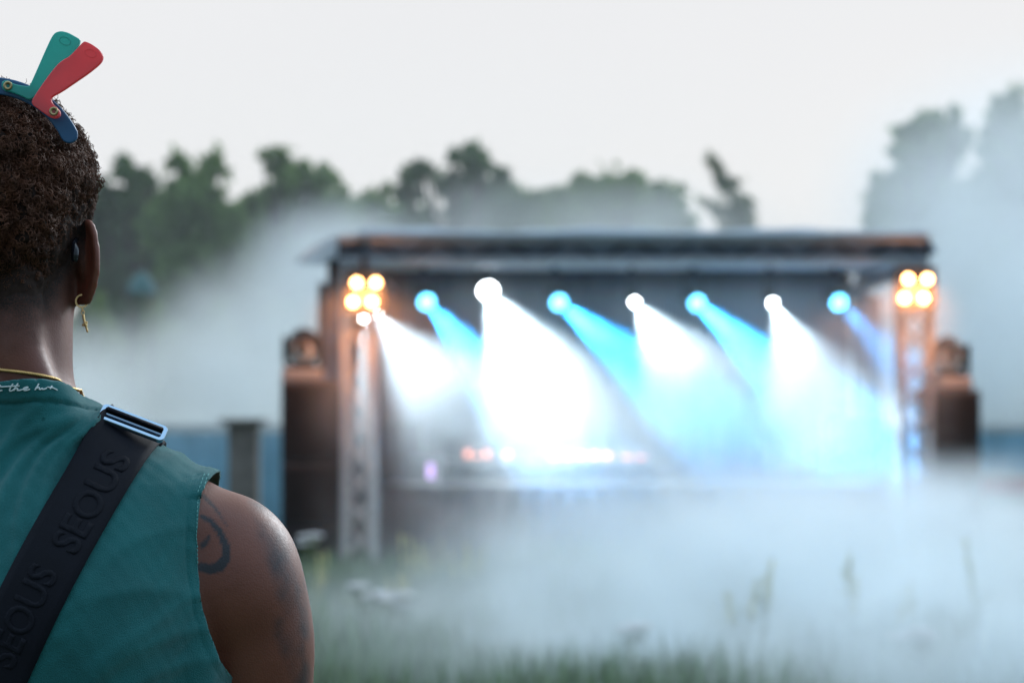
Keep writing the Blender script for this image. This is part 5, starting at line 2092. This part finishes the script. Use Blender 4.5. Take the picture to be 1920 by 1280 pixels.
# toy headband: a blue plate over the crown with two hinged paddles
TY = YC - 0.040
root = empty('toy_headband', (XC, TY, QZ(200)), 'blue plastic band over the hair with a green and a red paddle standing on it', 'headband')


def plate(outline, y0, th_, name, material, parent, bev=0.0012):
    bm = bmesh.new()
    pts = [Vector((QX(a) * (y0 / PD), y0, EYE + (QZ(b2) - EYE) * (y0 / PD))) for a, b2 in outline]
    vsb = [bm.verts.new(p) for p in pts]
    fc = bm.faces.new(vsb)
    r_ = bmesh.ops.extrude_face_region(bm, geom=[fc])
    for q in r_['geom']:
        if isinstance(q, bmesh.types.BMVert): q.co.y += th_
    bmesh.ops.recalc_face_normals(bm, faces=bm.faces[:])
    big = [e_ for f_ in bm.faces if len(f_.verts) > 6 for e_ in f_.edges]
    bmesh.ops.bevel(bm, geom=list(set(big)), offset=bev, segments=3, affect='EDGES', profile=0.5)
    bmesh.ops.triangulate(bm, faces=[f_ for f_ in bm.faces if len(f_.verts) > 4])
    m3 = bpy.data.meshes.new(name)
    bm.to_mesh(m3)
    bm.free()
    return link_mesh(name, m3, material, parent)


def smooth_outline(pts, it=2):
    for _ in range(it):
        q = []
        for i in range(len(pts)):
            a, b2 = pts[i], pts[(i + 1) % len(pts)]
            q += [(a[0] * .75 + b2[0] * .25, a[1] * .75 + b2[1] * .25), (a[0] * .25 + b2[0] * .75, a[1] * .25 + b2[1] * .75)]
        pts = q
    return pts


green = mat('green_plastic', (0.10, 0.55, 0.48), 0.38, var=0.06, scale=40)
red = mat('red_plastic', (0.88, 0.18, 0.20), 0.38, var=0.06, scale=40)
blue = mat('blue_plastic', (0.025, 0.11, 0.24), 0.42, var=0.1, scale=40)
for m_, c_ in ((green, (0.10, 0.62, 0.55, 1)), (red, (0.95, 0.16, 0.16, 1))):
    # thin plastic lets some of the sky through
    t = m_.node_tree
    tl = t.nodes.new('ShaderNodeBsdfTranslucent')
    tl.inputs[0].default_value = c_
    mxs = t.nodes.new('ShaderNodeMixShader')
    mxs.inputs[0].default_value = 0.45
    t.links.new(t.nodes['Principled BSDF'].outputs[0], mxs.inputs[1])
    t.links.new(tl.outputs[0], mxs.inputs[2])
    t.links.new(mxs.outputs[0], t.nodes['Material Output'].inputs['Surface'])
arc = []
cx0, cy0 = -20, 325
for k in range(30):
    a = R(26 + 128 * k / 29)
    arc.append((cx0 + 183 * math.cos(a), cy0 - 181 * math.sin(a)))
end = [(cx0 + (183 - 17 * (1 - math.cos(R(b2)))) * math.cos(R(154)) , cy0 - 170 * math.sin(R(154))) for b2 in ()]
for k in range(30):
    a = R(154 - 128 * k / 29)
    arc.append((cx0 + 150 * math.cos(a), cy0 - 149 * math.sin(a)))
# rounded right end
e_c = (cx0 + 166 * math.cos(R(26)), cy0 - 165 * math.sin(R(26)))
for k in range(1, 8):
    a = R(26 - 180 + 180 * k / 8)
    arc.append((e_c[0] + 16 * math.cos(a - R(0)), e_c[1] - 16 * math.sin(a)))
plate(arc, TY + 0.004, 0.004, 'band', blue, root)
G = [(2, 160), (4, 152), (14, 150), (25, 157), (38, 160), (54, 162), (58, 155), (70, 128), (84, 96), (96, 70), (103, 61), (114, 58), (127, 61), (140, 68), (150, 74), (149, 82), (140, 99), (128, 115), (110, 136), (92, 154), (76, 172), (62, 184), (52, 187), (40, 180), (20, 172), (6, 170)]
RD = [(161, 78), (172, 83), (186, 93), (193, 104), (192, 113), (186, 121), (165, 138), (140, 155), (115, 172), (98, 181), (95, 186), (98, 194), (106, 201), (112, 208), (113, 216), (108, 221), (98, 222), (86, 215), (72, 205), (62, 198), (58, 190), (70, 171), (88, 145), (106, 122), (118, 112), (130, 106), (144, 91), (156, 78)]


def sharp(pts):
    """light corner rounding"""
    q = []
    for i in range(len(pts)):
        a, b2, c = pts[i - 1], pts[i], pts[(i + 1) % len(pts)]
        q += [(b2[0] * .78 + a[0] * .22, b2[1] * .78 + a[1] * .22), (b2[0] * .78 + c[0] * .22, b2[1] * .78 + c[1] * .22)]
    return q


brass = mat('brass', (0.45, 0.35, 0.18), 0.35, 1.0)
for nm_, outl, y0, mt, rv in (('green', G, TY - 0.002, green, (15, 161)), ('red', RD, TY - 0.008, red, (101, 209))):
    pd_ = plate(sharp(outl), y0, 0.0050, 'paddle', mt, root, 0.0010)
    pd_['label'] = nm_ + ' paddle'
    t = MB()
    c = Vector((QX(rv[0]) * (y0 / PD), y0 - 0.0004, EYE + (QZ(rv[1]) - EYE) * (y0 / PD)))
    t.lathe([(0.0036, -0.0008), (0.0036, 0.0006), (0.0026, 0.0008), (0.0016, 0.0004), (0.0014, -0.0006), (0.0, -0.0006)], c, (0, -1, 0), 20)
    t.build('rivet', brass, pd_, smooth=True)
    # a small moulded lion-like oval emblem, left as a plain raised oval
    t = MB()
    ex, ey = ((122, 77) if nm_ == 'green' else (170, 100))
    c = Vector((QX(ex) * (y0 / PD), y0 + 0.0002, EYE + (QZ(ey) - EYE) * (y0 / PD)))
    pts = [c + Vector((math.cos(a) * 0.0042 + math.sin(a) * 0.0012, -0.0003, math.sin(a) * 0.0028 - math.cos(a) * 0.0018)) for a in [2 * math.pi * k / 24 for k in range(25)]]
    t.tube(pts, 0.0003, 6)
    t.build('emblem', mt, pd_)
